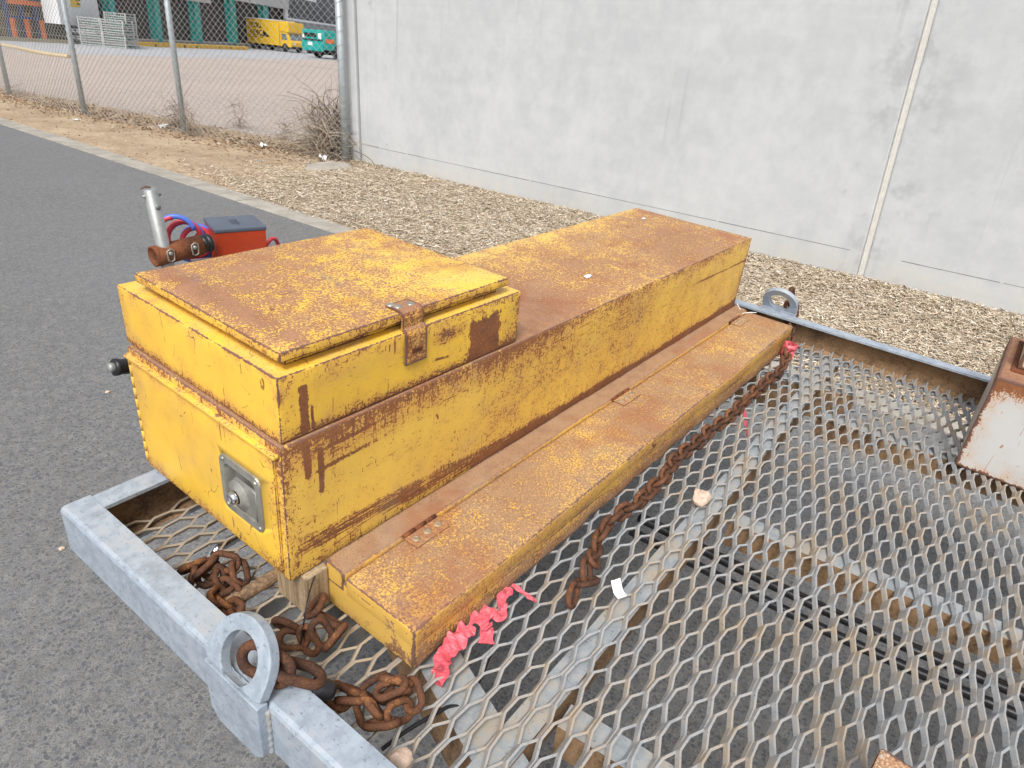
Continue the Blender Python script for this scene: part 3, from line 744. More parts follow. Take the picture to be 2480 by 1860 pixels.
# black crank handle sticking out behind the toolbox
a, b = hb(262, 891, .56, 1), hb(340, 884, .56, 1); ax = (b - a).normalized()
m = MB(); m.lathe([(0, -.0005), (.0085, .0), (.0095, .004), (.009, .010)], a, ax, 16, 1); m.lathe([(.006, .009), (.0165, .010), (.0165, .018), (.0150, .022), (.0155, .09), (.0140, .11)], a, ax, 18, 0)
m.tube([a + ax * .10, a + ax * .14, a + ax * .15 + Vector((0, .02, -.03)), a + ax * .15 + Vector((0, .03, -.30))], .008, 8, 1)
m.build('crank_handle', [BLACKP, STEEL], trailer)
# lashing eyes on both rails
def eye(p, q, inward, name):
    """lug: flat plate on the rail's outer face, bent inwards above it into a ring, with weld beads down its sides"""
    n = 48; rO, rI, cz, th, bd = .0600, .0350, .029, .016, R_(29); outl = []; hole = []
    for i in range(n):
        t = 2 * math.pi * i / n - math.pi / 2; c, s_ = math.cos(t), math.sin(t); hole.append((rI * c, cz + rI * s_ + .003))
        if s_ >= 0: outl.append((rO * c, cz + rO * s_))
        else:
            k = rO / max(abs(c), 1e-6); zz = s_ * k
            outl.append((max(-rO, min(rO, c * cz / abs(s_))), 0.0) if cz + zz < 0 else (rO if c > 0 else -rO, cz + zz))
    nrm = -inward; o = tp(p, q, ZT); up_ = AZ * math.cos(bd) + inward * math.sin(bd); nn = nrm * math.cos(bd) + AZ * math.sin(bd)
    m = MB().plate(outl, hole, o + AZ * .006, -AQ, up_, nn, th)
    lug = m.build(name, GALV, trailer, bevel=.0018)
    pl = [(-rO, .0075), (rO, .0075), (rO, -.088), (rO - .018, -.106), (-rO + .018, -.106), (-rO, -.088)]
    m = MB(); vs = [o - AQ * a + AZ * b_ + nrm * d for d in (0, th) for a, b_ in pl]; k = len(pl)
    m.add(vs, [tuple(range(k)), tuple(range(k, 2 * k))] + [(i, (i + 1) % k, k + (i + 1) % k, k + i) for i in range(k)]); m.build('lug_plate', GALV, lug, bevel=.0018).location = (0, 0, 0)
    for sg in (-1, 1):
        pts = [o - AQ * (sg * (rO + .0005)) + AZ * (-.092 + .0045 * i) + nrm * (.0015 + .001 * math.sin(i * 2.1)) for i in range(20)]
        MB().tube(pts, [.0036 + .0007 * math.sin(i * 1.9) for i in range(20)], 8).build('weld_bead', GALV_B, lug).location = (0, 0, 0)
    return lug
eye(-.0002, -.523, AP, 'lashing_eye')
eye(TW + .0002, -.592, -AP, 'lashing_eye')
# hydraulic hoses and cable slung under the deck
def bez(pts, n=10):
    pts = [Vector(p) for p in pts]; out = []
    for i in range(len(pts) - 1):
        a, b = pts[max(i - 1, 0)], pts[i]; c, d = pts[i + 1], pts[min(i + 2, len(pts) - 1)]
        for k in range(n):
            t = k / n; out.append(.5 * ((2 * b) + (c - a) * t + (2 * a - 5 * b + 4 * c - d) * t * t + (3 * b - a - 3 * c + d) * t ** 3))
    out.append(pts[-1]); return out
for dx, dz in ((-.07, -.15), (-.045, -.165), (-.10, -.17)):
    MB().tube(bez([(.800 + dx, -.25, dz), (.83 + dx, -.7, dz - .01), (.89 + dx, -1.2, dz), (.97 + dx, -2.0, dz)]), .010, 8).build('brake_hose', BLACKP, trailer)
MB().tube(bez([hb(925, 1815, -.10), hb(985, 1770, -.101), hb(1080, 1715, -.104), hb(1140, 1690, -.12), (.3, -.20, -.2)]), .0032, 6).build('cable', BLACKP, trailer)
for p in ((1.53, -.62, -.115), (1.60, -.80, -.13)): pass
# wheels further back, axle
for p_ in (-.17, TW + .17):
    w = MB(); c = tp(p_, -2.35, -.455)
    w.lathe([(.17, -.09), (.22, -.10), (.29, -.095), (.318, -.06), (.322, 0), (.318, .06), (.29, .095), (.22, .10), (.17, .09)], c, AP, 32); wh = w.build('wheel', BLACKP, trailer)
    MB().lathe([(.0, .02), (.06, .02), (.08, -.02), (.14, -.03), (.172, -.08), (.172, .085)], c, AP, 24).build('rim', GALV, wh).location = (0, 0, 0)
MB().box(-.10, TW + .10, -.03, .03, -.49, -.43, 0, Matrix.Translation(tp(0, -2.35, 0)) @ Matrix.Rotation(YAW, 4, 'Z')).build('axle', RUST_DUST, trailer)
for p_ in (.06, TW - .06): MB().box(p_ - .03, p_ + .03, -.4, .4, -.43, -.1045, 0, Matrix.Translation(tp(0, -2.35, 0)) @ Matrix.Rotation(YAW, 4, 'Z')).build('spring_hanger', RUST_DUST, trailer)

# breakaway battery box on the drawbar
z0 = onb(518, 558, YD).z - .012
pnl, pnr = onb(518.2, 557.3, YD), hb(645.5, 548.2, onb(518.2, 557.3, YD).z)
pfl = hb(491.4, 521, pnl.z); cxv = (pnl + pnr) / 2
ux = (pnr - pnl); wB = ux.length; ux.normalize(); uy = AZ.cross(ux); dB = .175
MF = Matrix((ux.to_4d(), uy.to_4d(), AZ.to_4d(), (0, 0, 0, 1))).transposed()
for i in range(3): MF[3][i] = 0
MF[3][3] = 1; MF.translation = pnl
bb = thing('battery_box', 'red steel breakaway battery box with a black lid on the drawbar', 'battery box', tuple(MF @ Vector((wB / 2, dB / 2, -.17))), TB)
MB().box(.003, wB - .003, .003, dB - .003, -.215, -.014, 0, MF).build('case', REDP, bb, bevel=.003)
ld = MB().box(0, wB, 0, dB, -.0138, 0, 0, MF).build('lid', LIDBLK, bb, bevel=.004)
def text_mesh(txt, size, depth, shear=0.0, bold=0.0):
    cu = bpy.data.curves.new('txt', 'FONT'); cu.body = txt; cu.size = size; cu.extrude = depth; cu.align_x = 'CENTER'; cu.align_y = 'CENTER'; cu.shear = shear; cu.offset = bold
    ob = bpy.data.objects.new('txt', cu); COL.objects.link(ob); dg = bpy.context.evaluated_depsgraph_get(); me = bpy.data.meshes.new_from_object(ob.evaluated_get(dg)); bpy.data.objects.remove(ob); return me
def add_text(name, txt, size, mat, parent, F, depth=.001, shear=0.0, bold=0.0):
    me = text_mesh(txt, size, depth, shear, bold); me.name = name; me.materials.clear(); me.materials.append(mat); me.transform(F)
    o = bpy.data.objects.new(name, me); COL.objects.link(o); o.parent = parent
    if '_b' in parent: b = parent['_b']; o.location = (-b[0], -b[1], -b[2])
    return o
add_text('embossed_letters', 'ARE', .042, LIDBLK, ld, MF @ Matrix.Translation((wB * .5, dB * .52, .0006)) @ Matrix.Rotation(R_(90), 4, 'Z'), .0012)
# coiled air hoses between post and battery box
def coil(name, label, mat, ph, cxp, rad):
    c0 = onb(424, 572, YD + .10); c1 = onb(505, 585, YD + .14); pts = []
    n = 90
    for i in range(n):
        t = i / (n - 1); a = ph + t * 2 * math.pi * 3.2; c = c0.lerp(c1, t); c.z -= .0 + .02 * t
        rr_ = rad * (1 + .08 * math.sin(a * .7 + ph))
        pts.append(c + Vector((math.cos(a) * rr_ * .88, math.cos(a) * rr_ * -.46, math.sin(a) * rr_)) + Vector((0, .012 * math.sin(3 * t + ph), 0)))
    return tag(MB().tube(pts, .0095, 8).build(name, mat, None, TB), label, 'hose')
coil('coiled_hose', 'coiled blue air hose behind the rusty swivel tube', HOSE_B, 0.3, 0, .070)
coil('coiled_hose', 'coiled red air hose wound with the blue hose by the battery box', HOSE_R, 1.5, 0, .064)
c = onb(660, 578, YD + .12)
tag(MB().tube(bez([c + Vector((-.10, .02, -.12)), c + Vector((-.03, 0, -.02)), c, c + Vector((.03, .01, -.03)), c + Vector((.05, .03, -.15))]), .0085, 8).build('hose_loop', HOSE_R, None, TB), 'short loop of red hose right of the battery box', 'hose')

# ---------------------------------------------------------------- yellow steel boxes (deck frame)
LM, DM, HM = 1.80, .439, .2512
def warped_box(x0, x1, y0, y1, z0, z1, nx, ny, nz, bev, amp, seed):
    bm = bmesh.new(); bmesh.ops.create_cube(bm, size=1.0)
    for v in bm.verts: v.co = Vector((x0 if v.co.x < 0 else x1, y0 if v.co.y < 0 else y1, z0 if v.co.z < 0 else z1))
    bmesh.ops.bevel(bm, geom=list(bm.edges), offset=bev, segments=3, affect='EDGES', profile=.5)
    for ax, n, a, b in ((0, nx, x0, x1), (1, ny, y0, y1), (2, nz, z0, z1)):
        for i in range(1, n):
            c = a + (b - a) * i / n; no = Vector((ax == 0, ax == 1, ax == 2))
            bmesh.ops.bisect_plane(bm, geom=list(bm.verts) + list(bm.edges) + list(bm.faces), plane_co=no * c, plane_no=no)
    for v in bm.verts:
        n_ = v.normal; k = mnoise.noise(v.co * 5 + Vector((seed, 0, 0))) * amp + mnoise.noise(v.co * 17 + Vector((0, seed, 0))) * amp * .35
        v.co += n_ * k
    for f in bm.faces: f.smooth = True
    return bm
def bm_obj(bm, name, mats, parent, uvb=True):
    me = bpy.data.meshes.new(name); bm.to_mesh(me); bm.free()
    for m in (mats if isinstance(mats, list) else [mats]): me.materials.append(m)
    if uvb: boxuv(me)
    o = bpy.data.objects.new(name, me); COL.objects.link(o); o.parent = parent
    if '_b' in parent: b = parent['_b']; o.location = (-b[0], -b[1], -b[2])
    return o
tb = thing('long_toolbox', 'long yellow rusted steel toolbox with a raised lidded compartment', 'toolbox', (.9, .22, 0), TB)
bm_obj(warped_box(0, LM, 0, DM, 0, HM, 28, 8, 5, .0045, .0009, 1.0), 'body', YP_MAIN, tb)
up = bm_obj(warped_box(.0055, .540, .0045, .4485, HM + .0015, .3585, 12, 10, 4, .0035, .0007, 2.0), 'upper_compartment', YP_UPPER, tb)
MB().box(.038, .496, .032, .392, .358, .3735).build('coaming', YP_UPPER, up, uvbox=True).location = (0, 0, 0)
lid = bm_obj(warped_box(.018, .509, .0135, .404, .3735, .3885, 12, 10, 2, .003, .0012, 3.0), 'lid', YP_LID, tb)
# hasp over the lid edge
hsx0, hsx1 = .236, .283
pr = [(.030, .0150), (.0, .0150), (-.004, .012), (-.006, .006), (-.006, -.010), (-.0075, -.0125), (-.010, -.0135), (-.0125, -.0155), (-.0145, -.021), (-.0150, -.072)]
th = .0032; outp = []
for i, (a, b) in enumerate(pr):
    p_ = Vector(pr[max(i - 1, 0)]); n_ = Vector(pr[min(i + 1, len(pr) - 1)]); t = (n_ - p_).normalized(); outp.append((a - t.y * th * -1.0, b + t.x * th * -1.0))
def hasp():
    m = MB(); prof = pr + outp[::-1]
    m.extr(prof, (hsx0, .0165, .3745), (1, 0, 0), (0, 1, 0), (0, 0, 1), hsx1 - hsx0); return m
hp = hasp().build('hasp', YP_HASP, lid, uvbox=True); hp.location = (0, 0, 0)
m = MB(); m.box(.249, .271, -.0034, -.0012, .322, .3285); m.build('hasp_slot', RUST_M, hp).location = (0, 0, 0)
for a, b in ((.247, .030), (.271, .027), (.243, .043)): MB().lathe([(.0075, 0), (.0065, .0022), (.003, .003), (0, .003)], (a, b, .3915), (0, 0, 1), 12).build('rivet', PLATE_M, hp).location = (0, 0, 0)
# door in the near end with its piano hinge and paddle lock
dr = bm_obj(warped_box(-.0045, .001, .0135, .4255, .012, .2295, 1, 8, 5, .0022, .0004, 4.0), 'door', YP_DOOR, tb)
m = MB(); m.box(-.010, .0, .004, .4345, .2335, .2395); m.build('drip_rail', YP_TRIM, tb, uvbox=True, bevel=.0022)
m = MB(); zz = .016
while zz < .226:
    m.tube([(-.0022, .4305, zz), (-.0022, .4305, zz + .0219)], .0034, 10); zz += .0225
m.build('piano_hinge', YP_TRIM, dr, uvbox=True).location = (0, 0, 0)
# latch dish: rim, recessed pan, folding handle, key cylinder (y runs away from the corner)
ly0, ly1, lz0, lz1 = .050, .160, .068, .174
def ring(o1, o2, xa, xb): 
    m = MB(); n = len(o1); m.add([(xa, a, b) for a, b in o1] + [(xb, a, b) for a, b in o2], [(i, (i + 1) % n, n + (i + 1) % n, n + i) for i in range(n)], 0, False); return m
rim_o = rr(ly0, ly1, lz0, lz1, .016); rim_i = rr(ly0 + .014, ly1 - .012, lz0 + .014, lz1 - .014, .012); pan = rr(ly0 + .019, ly1 - .018, lz0 + .019, lz1 - .019, .009)
m = MB(); n = len(rim_o)
lv = [[(-.0045, a, b) for a, b in rim_o], [(-.0072, a + (.105 - a) * .015, b + (.121 - b) * .015) for a, b in rim_o], [(-.0072, a, b) for a, b in rim_i], [(.0085, a, b) for a, b in pan]]
vs = sum(lv, []); fs = [(k * n + i, k * n + (i + 1) % n, (k + 1) * n + (i + 1) % n, (k + 1) * n + i) for k in range(3) for i in range(n)] + [tuple(3 * n + i for i in range(n))]
m.add(vs, fs); lt = m.build('latch_plate', PLATE_M, dr); lt.location = (0, 0, 0)
# opening cut in the door behind the dish
for ob in (dr, [c for c in tb.children if c.name.startswith('body')][0]):
    cut = MB(); n = len(rim_i); cut.add([(-.03, a, b) for a, b in rr(ly0 + .004, ly1 - .004, lz0 + .004, lz1 - .004, .012)] + [(.012, a, b) for a, b in rr(ly0 + .004, ly1 - .004, lz0 + .004, lz1 - .004, .012)], [(i, (i + 1) % n, n + (i + 1) % n, n + i) for i in range(n)] + [tuple(range(n))[::-1], tuple(range(n, 2 * n))])
    co = cut.build('cutter', DARK); mo = ob.modifiers.new('cut', 'BOOLEAN'); mo.object = co; mo.operation = 'DIFFERENCE'; mo.solver = 'EXACT'
    co.parent = ob
    dg = bpy.context.evaluated_depsgraph_get(); dg.update(); me2 = bpy.data.meshes.new_from_object(ob.evaluated_get(dg)); ob.modifiers.clear(); old = ob.data; ob.data = me2
    bpy.data.objects.remove(co)
hnd = rr(ly0 + .012, ly1 - .034, lz0 + .022, lz1 - .030, .010)
m = MB(); n = len(hnd); m.add([(-.004, a, b) for a, b in hnd] + [(-.0075, a + (.10 - a) * .03, b + (.12 - b) * .03) for a, b in hnd], [(i, (i + 1) % n, n + (i + 1) % n, n + i) for i in range(n)] + [tuple(range(n, 2 * n))])
m.tube([(-.004, ly0 + .0145, lz0 + .020), (-.004, ly0 + .0145, lz1 - .028)], .0038, 10)
m.lathe([(.027, 0), (.026, .0012), (.019, .003), (.017, .0055), (.012, .006)], (-.0072, .111, .113), (-1, 0, 0), 24)
m.build('latch_handle', PLATE_M, dr).location = (0, 0, 0)
m = MB(); m.lathe([(.0105, 0), (.0105, .0065), (.0085, .0095), (.004, .010), (.0035, .0085), (0, .0085)], (-.012, .113, .112), (-1, 0, 0), 22); m.build('key_cylinder', CHROME, dr).location = (0, 0, 0)
for a, b in ((ly0 + .010, lz0 + .009), (ly1 - .012, lz1 - .009), (ly0 + .012, lz1 - .012), (ly1 - .014, lz0 + .010)): MB().lathe([(.0042, 0), (.0036, .0018), (0, .0022)], (-.0072, a, b), (-1, 0, 0), 10).build('rivet', PLATE_M, dr).location = (0, 0, 0)

# flat box lying along the front of the toolbox
FX0, FX1, FY0, FY1, FZ0, FZ1 = .064, 1.822, -.2085, -.0022, -.0828, -.0010
FB = TB @ Matrix.Translation((0.06, -.1, 0)) @ Matrix.Rotation(.0030, 4, 'Z') @ Matrix.Translation((-.06, .1, 0))
fb = thing('flat_toolbox', 'low flat yellow rusted steel box lying along the long toolbox', 'toolbox', (.94, -.105, FZ0), FB)
bm = warped_box(FX0 + .0008, FX1 - .0008, FY0 + .0008, FY1, FZ0, FZ1 - .012, 36, 5, 3, .003, .0013, 5.0)
bm_obj(bm, 'body', YP_LOW, fb)
# fixed strip: rounded sheet edge next to the toolbox
def strip(y0, y1, z0, z1, x0=FX0, x1=FX1, seed=1.0, n=60, roll=.010, rise=0.0):
    prof = [(y1, z0), (y1, z1 + .0085), (y1 - .003, z1 + .0100), (y1 - .010, z1 + .0072)]
    prof += [(y0 + .028, z1 + .0050), (y0 + .018, z1 + .0052), (y0 + .010, z1 + .0042), (y0 + .004, z1 + .0015), (y0 + .0008, z1 - .004), (y0, z1 - .010), (y0, z0)]
    m = MB(); k = len(prof); vs = []
    for i in range(n + 1):
        x = x0 + (x1 - x0) * i / n
        for a, b in prof:
            w = mnoise.noise(Vector((x * 7, a * 9, seed))) * .0016 + mnoise.noise(Vector((x * 25, a * 30, seed))) * .0006
            vs.append((x, a + w * .6, b + w))
    m.add(vs, [(i * k + j, i * k + j + 1, (i + 1) * k + j + 1, (i + 1) * k + j) for i in range(n) for j in range(k - 1)], 0, True)
    m.add([vs[j] for j in range(k)], [tuple(range(k))]); m.add([vs[n * k + j] for j in range(k)], [tuple(range(k))]); return m
strip(-.0475, FY1, -.030, FZ1 + .001, seed=2.2, rise=.011).build('hinge_strip', YP_LOW, fb, uvbox=True)
bm = warped_box(FX0, FX1, FY0, -.0505, -.040, FZ1, 44, 6, 2, .006, .0018, 6.0)
for v in bm.verts:                                # dented notch and crushed front lip
    q = v.co
    if q.y < -.18: q.z -= .004 * math.exp(-((q.x - .89) / .05) ** 2); q.y += .006 * math.exp(-((q.x - .89) / .025) ** 2)
    if q.y < -.19: q.z -= .0035 * max(0, math.sin(q.x * 6.0)) ** 3
fl = bm_obj(bm, 'lid', YP_LOW, fb)
# torn lower lip under the lid, ragged edge
m = MB(); n = 150; vs = []
for i in range(n + 1):
    x = FX0 + .004 + (FX1 - FX0 - .008) * i / n
    rag = max(0, mnoise.noise(Vector((x * 22, 0, 3)))) * .016 + max(0, mnoise.noise(Vector((x * 70, 1, 9)))) * .008
    vs += [(x, FY0 + .001, -.042), (x, FY0 - .0015 + mnoise.noise(Vector((x * 8, 4, 4))) * .003, -.0645 + rag * .0), (x, FY0 - .003 + mnoise.noise(Vector((x * 11, 4, 1))) * .004, -.080 + rag)]
m.add(vs, [(i * 3 + j, i * 3 + j + 1, i * 3 + 4 + j, i * 3 + 3 + j) for i in range(n) for j in (0, 1)]); m.build('front_lip', YP_LOW, fb, uvbox=True)
RIVM = plain('dull_rivet', (.34, .26, .17), .6, .2, .3, 90)
for xh in (.235, .945, 1.700):
    m = MB(); y0 = -.049
    m.box(xh - .042, xh + .042, y0 + .004, y0 + .034, FZ1 + .0010, FZ1 + .0024); m.box(xh - .042, xh + .042, y0 - .036, y0 - .004, FZ1 + .0010, FZ1 + .0024)
    hg = m.build('strap_hinge', YP_STRAP, fb, uvbox=True)
    for k in range(3): 
        MB().tube([(xh - .040 + k * .027, y0, FZ1 + .003), (xh - .0145 + k * .027, y0, FZ1 + .003)], .0042, 10).build('knuckle', RUST_M, hg).location = (0, 0, 0)
    for k in range(3):
        for yy in (y0 + .021, y0 - .018):
            o = MB().lathe([(.0078, 0), (.0070, .0018), (.0035, .0026), (.003, .0018), (0, .0018)], (xh - .027 + k * .027, yy, FZ1 + .0022), (0, 0, 1), 12).build('rivet', RIVM, hg); o.location = (0, 0, 0)
# timber packers carrying the toolbox off the mesh
m = MB(); m.box(.020, .064, -.012, .070, -.0835, -.0008)
tag(m.build('timber_block', WOOD, None, TB, bevel=.003), 'pale weathered timber block propping the near corner of the long toolbox', 'timber block')
tag(MB().tube([(-.085, .094, -.0715), (.1, .095, -.0715), (.62, .11, -.0712)], .0115, 14).build('steel_pipe', RUST_DUST, None, TB), 'dusty steel pipe lying on the mesh under the toolbox', 'pipe')
# bent chrome tube and red lamp hanging below the deck corner
tag(MB().tube(bez([(.03, .335, -.40), (.03, .335, -.24), (.045, .335, -.19), (.085, .335, -.175), (.20, .335, -.175)]), .011, 12).build('bent_tube', CHROME, None, TB), 'shiny bent tube under the mesh below the toolbox door', 'tube')
# white rusted steel blocks further back on the deck
wb = thing('steel_bolster', 'white painted steel bolster with rusty edges standing at the right of the deck', 'bolster', (1.60, -1.1, -.0835), TB)
MB().box(1.433, 1.80, -1.46, -.768, -.0835, .171).build('body', WP, wb, uvbox=True, bevel=.004)
MB().box(1.500, 1.76, -1.44, -.790, .1712, .176).build('cap_plate', RUST_M, wb, bevel=.001)
for k in range(5): MB().box(1.52, 1.74, -.80 - .095 * (k + 1) + .008, -.80 - .095 * k, .1762, .236).build('cleat', WP, wb, uvbox=True, bevel=.004)
wb2 = thing('steel_bolster', 'brown and white steel block cut off by the bottom edge of the photo', 'bolster', (.48, -1.1, -.0835), TB)
bmw = Matrix.Translation((.357, -.798, 0)) @ Matrix.Rotation(R_(-4), 4, 'Z')
MB().box(-.16, 0, -.55, 0, -.0835, .0, 0, bmw).build('body', WP, wb2, uvbox=True, bevel=.006)

# ---------------------------------------------------------------- chains, tape, stones (deck frame)
def link_mesh(name, hl, rw, wr, n=24, k=8, mat=None):
    m = MB(); pts = []
    for i in range(n):
        t = 2 * math.pi * i / n; c, s_ = math.cos(t), math.sin(t)
        pts.append((c * rw + (hl if c > 0 else -hl), s_ * rw, 0))
    m.tube(pts, wr, k, closed=True); me_o = m.build(name, mat or CHAIN_M); me = me_o.data; bpy.data.objects.remove(me_o); return me
LINK = link_mesh('link', .0088, .0132, .0056)
BIGL = link_mesh('coupling_link', .016, .0190, .0074)
def chain(label, runs, group='rusty lashing chains', spacing=.0315):
    """runs: lists of (px, py, z) in photo pixels and deck height, or deck points"""
    allp = []
    for run in runs:
        P_ = [hb(a, b, c) if a > 5 else Vector((a, b, c)) for a, b, c in run]; allp.append(bez(P_, 14))
    root = thing('lashing_chain', label, 'chain', tuple(allp[0][0]), TB, group); b = Vector(root['_b'])
    for P_ in allp:
        d = [0]
        for i in range(1, len(P_)): d.append(d[-1] + (P_[i] - P_[i - 1]).length)
        n = max(2, int(d[-1] / spacing)); j = 0
        for i in range(n):
            s_ = (i + .5) * d[-1] / n
            while j < len(d) - 2 and d[j + 1] < s_: j += 1
            t = (s_ - d[j]) / max(1e-6, d[j + 1] - d[j]); c = P_[j].lerp(P_[j + 1], t)
            tan = (P_[min(j + 2, len(P_) - 1)] - P_[max(j - 1, 0)]).normalized()
            q = tan.to_track_quat('X', 'Z').to_matrix().to_4x4()
            roll = (R_(38) if i % 2 else R_(-52)) + random.gauss(0, .16)
            o = bpy.data.objects.new('link', LINK); COL.objects.link(o); o.parent = root
            o.matrix_local = Matrix.Translation(c - b + Vector((0, 0, random.gauss(0, .0008)))) @ q @ Matrix.Rotation(roll, 4, 'X')
    return root
def place(me, root, c, tan, roll, name=None):
    o = bpy.data.objects.new(name or me.name, me); COL.objects.link(o); o.parent = root; b = Vector(root['_b'])
    o.matrix_local = Matrix.Translation(Vector(c) - b) @ Vector(tan).normalized().to_track_quat('X', 'Z').to_matrix().to_4x4() @ Matrix.Rotation(roll, 4, 'X'); return o
Z1 = -.070
# far chain: from the far eye down beside the flat box and along its front
EF = tp(TW, -.527, ZT) + Vector((-.006, 0, .055))
fc = chain('rusty chain from the far rail eye trailing along the front of the flat box',
           [[(1914, 762, -.012), (1915, 800, -.035), (1908, 850, -.05), (1893, 893, -.066), (1868, 915, Z1), (1838, 942, Z1), (1800, 975, Z1), (1768, 1008, Z1), (1722, 1040, Z1), (1688, 1072, Z1), (1640, 1108, Z1), (1610, 1152, Z1), (1576, 1186, Z1), (1540, 1220, Z1), (1498, 1246, Z1), (1468, 1274, Z1), (1450, 1302, Z1), (1440, 1335, -.066), (1436, 1362, -.050)],
            [(1436, 1362, -.048), (1420, 1383, -.056), (1440, 1402, -.066), (1410, 1412, -.064), (1392, 1430, -.066), (1380, 1462, Z1)]])
hl = hb(1917, 742, 0.02)
place(BIGL, fc, hb(1917, 722, .030), Vector((.10, -.25, -.95)), R_(20)); place(BIGL, fc, hb(1916, 750, .006), Vector((.1, -.2, -.95)), R_(100))
# near chain: hook link through the near eye, then a heap on the mesh
nc = chain('rusty chain heaped on the mesh below the near rail eye',
           [[(770, 1690, -.028), (800, 1672, -.045), (825, 1688, -.062), (850, 1672, Z1), (880, 1680, Z1), (912, 1668, Z1), (930, 1652, -.062), (955, 1650, -.055), (985, 1662, -.058), (1000, 1690, -.062), (985, 1715, Z1), (950, 1732, -.062), (925, 1752, -.060), (895, 1740, Z1), (882, 1712, -.056), (850, 1698, -.060), (830, 1712, Z1)], [(930, 1700, Z1), (955, 1688, -.064), (975, 1676, -.05), (958, 1664, -.046), (935, 1672, -.05), (915, 1690, -.052), (900, 1705, -.055), (920, 1722, -.05)]])
ey = tp(0, -.527, ZT)
place(BIGL, nc, hb(645, 1608, .030), hb(690, 1632, .022) - hb(620, 1595, .034), R_(65)); place(BIGL, nc, hb(720, 1628, .014), hb(760, 1640, .0) - hb(690, 1622, .020), R_(-15))
m = MB(); c = hb(690, 1625, .020); m.tube([c + Vector((0, -.010, -.006)), c + Vector((0, .012, .008))], .010, 10); m.build('coupling_pin', CHAIN_M, nc)
# second near chain: behind the eye towards the flat box
chain('rusty chain bunched between the near rail and the end of the flat box',
      [[(672, 1508, -.045), (700, 1520, -.06), (690, 1545, Z1), (725, 1548, Z1), (750, 1560, Z1), (745, 1535, -.056), (775, 1530, -.05), (790, 1555, Z1), (815, 1540, -.062), (805, 1508, -.058), (775, 1490, -.056), (765, 1468, -.048), (785, 1478, -.06)]])
chain('rusty chain piled inside the near corner of the trailer frame',
      [[(448, 1385, Z1), (470, 1370, Z1), (500, 1372, Z1), (520, 1388, -.060), (495, 1400, -.066), (465, 1402, Z1), (485, 1385, -.052), (515, 1362, -.046), (545, 1362, -.046), (575, 1375, -.052), (580, 1400, -.06), (560, 1420, Z1), (535, 1440, -.060), (520, 1455, -.05)],
       [(545, 1385, -.064), (535, 1410, -.058), (560, 1440, -.066), (540, 1455, Z1), (560, 1470, -.06), (580, 1490, -.05), (595, 1505, -.045)]])
# black rubber offcut caught in the near chain
p = hb(782, 1668, -.012)
m = MB(); m.lathe([(.0125, -.015), (.0145, -.008), (.0135, .010), (.011, .016), (.009, .015), (.011, -.014)], p, (.5, -.5, -.35), 14); tag(m.build('rubber_sleeve', BLACKP, None, TB), 'black rubber sleeve on the chain beside the near rail eye', 'sleeve')
# torn red plastic tape
def ribbon(label, pts, w, seedk, z=(-.05, -.07), orig=(880, 1380), sc=4.81):
    P_ = [hb(orig[0] + a / sc, orig[1] + b / sc, c) for a, b, c in pts]; P_ = bez(P_, 8); m = MB(); vs = []
    for i, c in enumerate(P_):
        t = (P_[min(i + 1, len(P_) - 1)] - P_[max(i - 1, 0)]).normalized(); s_ = t.cross(AZ); s_ = s_.normalized() if s_.length > .1 else Vector((1, 0, 0)); n_ = s_.cross(t)
        an = mnoise.noise(Vector((i * .09, seedk, 0))) * 1.2; sv = s_ * math.cos(an) + n_ * math.sin(an)
        ww = w * (1 + .4 * mnoise.noise(Vector((i * .2, seedk, 7))))
        for k in range(5):
            f = k / 4 - .5; cr = (abs((i * .37 + k * .5 + seedk) % 2 - 1) - .5) * .20 + mnoise.noise(Vector((i * .3, k * .8, seedk))) * .25
            vs.append(c + sv * (f * ww) + n_ * (cr * w))
    m.add(vs, [(i * 5 + k, i * 5 + k + 1, i * 5 + 6 + k, i * 5 + 5 + k) for i in range(len(P_) - 1) for k in range(4)], 0, False)
    o = m.build('plastic_tape', TAPE, None, TB); s_ = o.modifiers.new('thickness', 'SOLIDIFY'); s_.thickness = .0004
    return tag(o, label, 'tape', 'torn red plastic tape on the deck')
ribbon('widest strip of torn red plastic tape hanging off the flat box near corner', [(870, 1350, -.096), (900, 1180, -.080), (930, 1020, -.070), (1040, 880, -.062), (1150, 740, -.062), (1230, 660, -.066)], .029, 1.5)
ribbon('crumpled red tape tuft on the mesh beside the widest strip', [(1240, 590, -.066), (1330, 560, -.056), (1430, 610, -.055), (1440, 700, -.070), (1430, 860, -.085)], .024, 4.1)
ribbon('twisted red tape curl further along the front of the flat box', [(1380, 450, -.070), (1500, 510, -.070), (1600, 555, -.072), (1625, 440, -.060), (1610, 320, -.060), (1700, 250, -.068), (1650, 190, -.075)], .016, 6.3)
ribbon('thin straight sliver of red tape lying across the mesh', [(1735, 170, -.076), (1870, 270, -.074), (2015, 372, -.078)], .008, 8.8)
p = hb(1911, 846, -.046)
m = MB(); n = 14; vs = []
for j in range(5):
    for i in range(n):
        t = 2 * math.pi * i / n; r = .020 * (1 + .35 * mnoise.noise(Vector((math.cos(t) * 1.5, math.sin(t) * 1.5, j * .8)))); vs.append(p + Vector((math.cos(t) * r, math.sin(t) * r, (j - 2) * .0105 + .006 * mnoise.noise(Vector((t, j, 2))))))
m.add(vs, [(j * n + i, j * n + (i + 1) % n, (j + 1) * n + (i + 1) % n, (j + 1) * n + i) for j in range(4) for i in range(n)])
o = m.build('plastic_tape', TAPE, None, TB); s_ = o.modifiers.new('thickness', 'SOLIDIFY'); s_.thickness = .0006; tag(o, 'red plastic tape wrapped round the far chain', 'tape', 'torn red plastic tape on the deck')
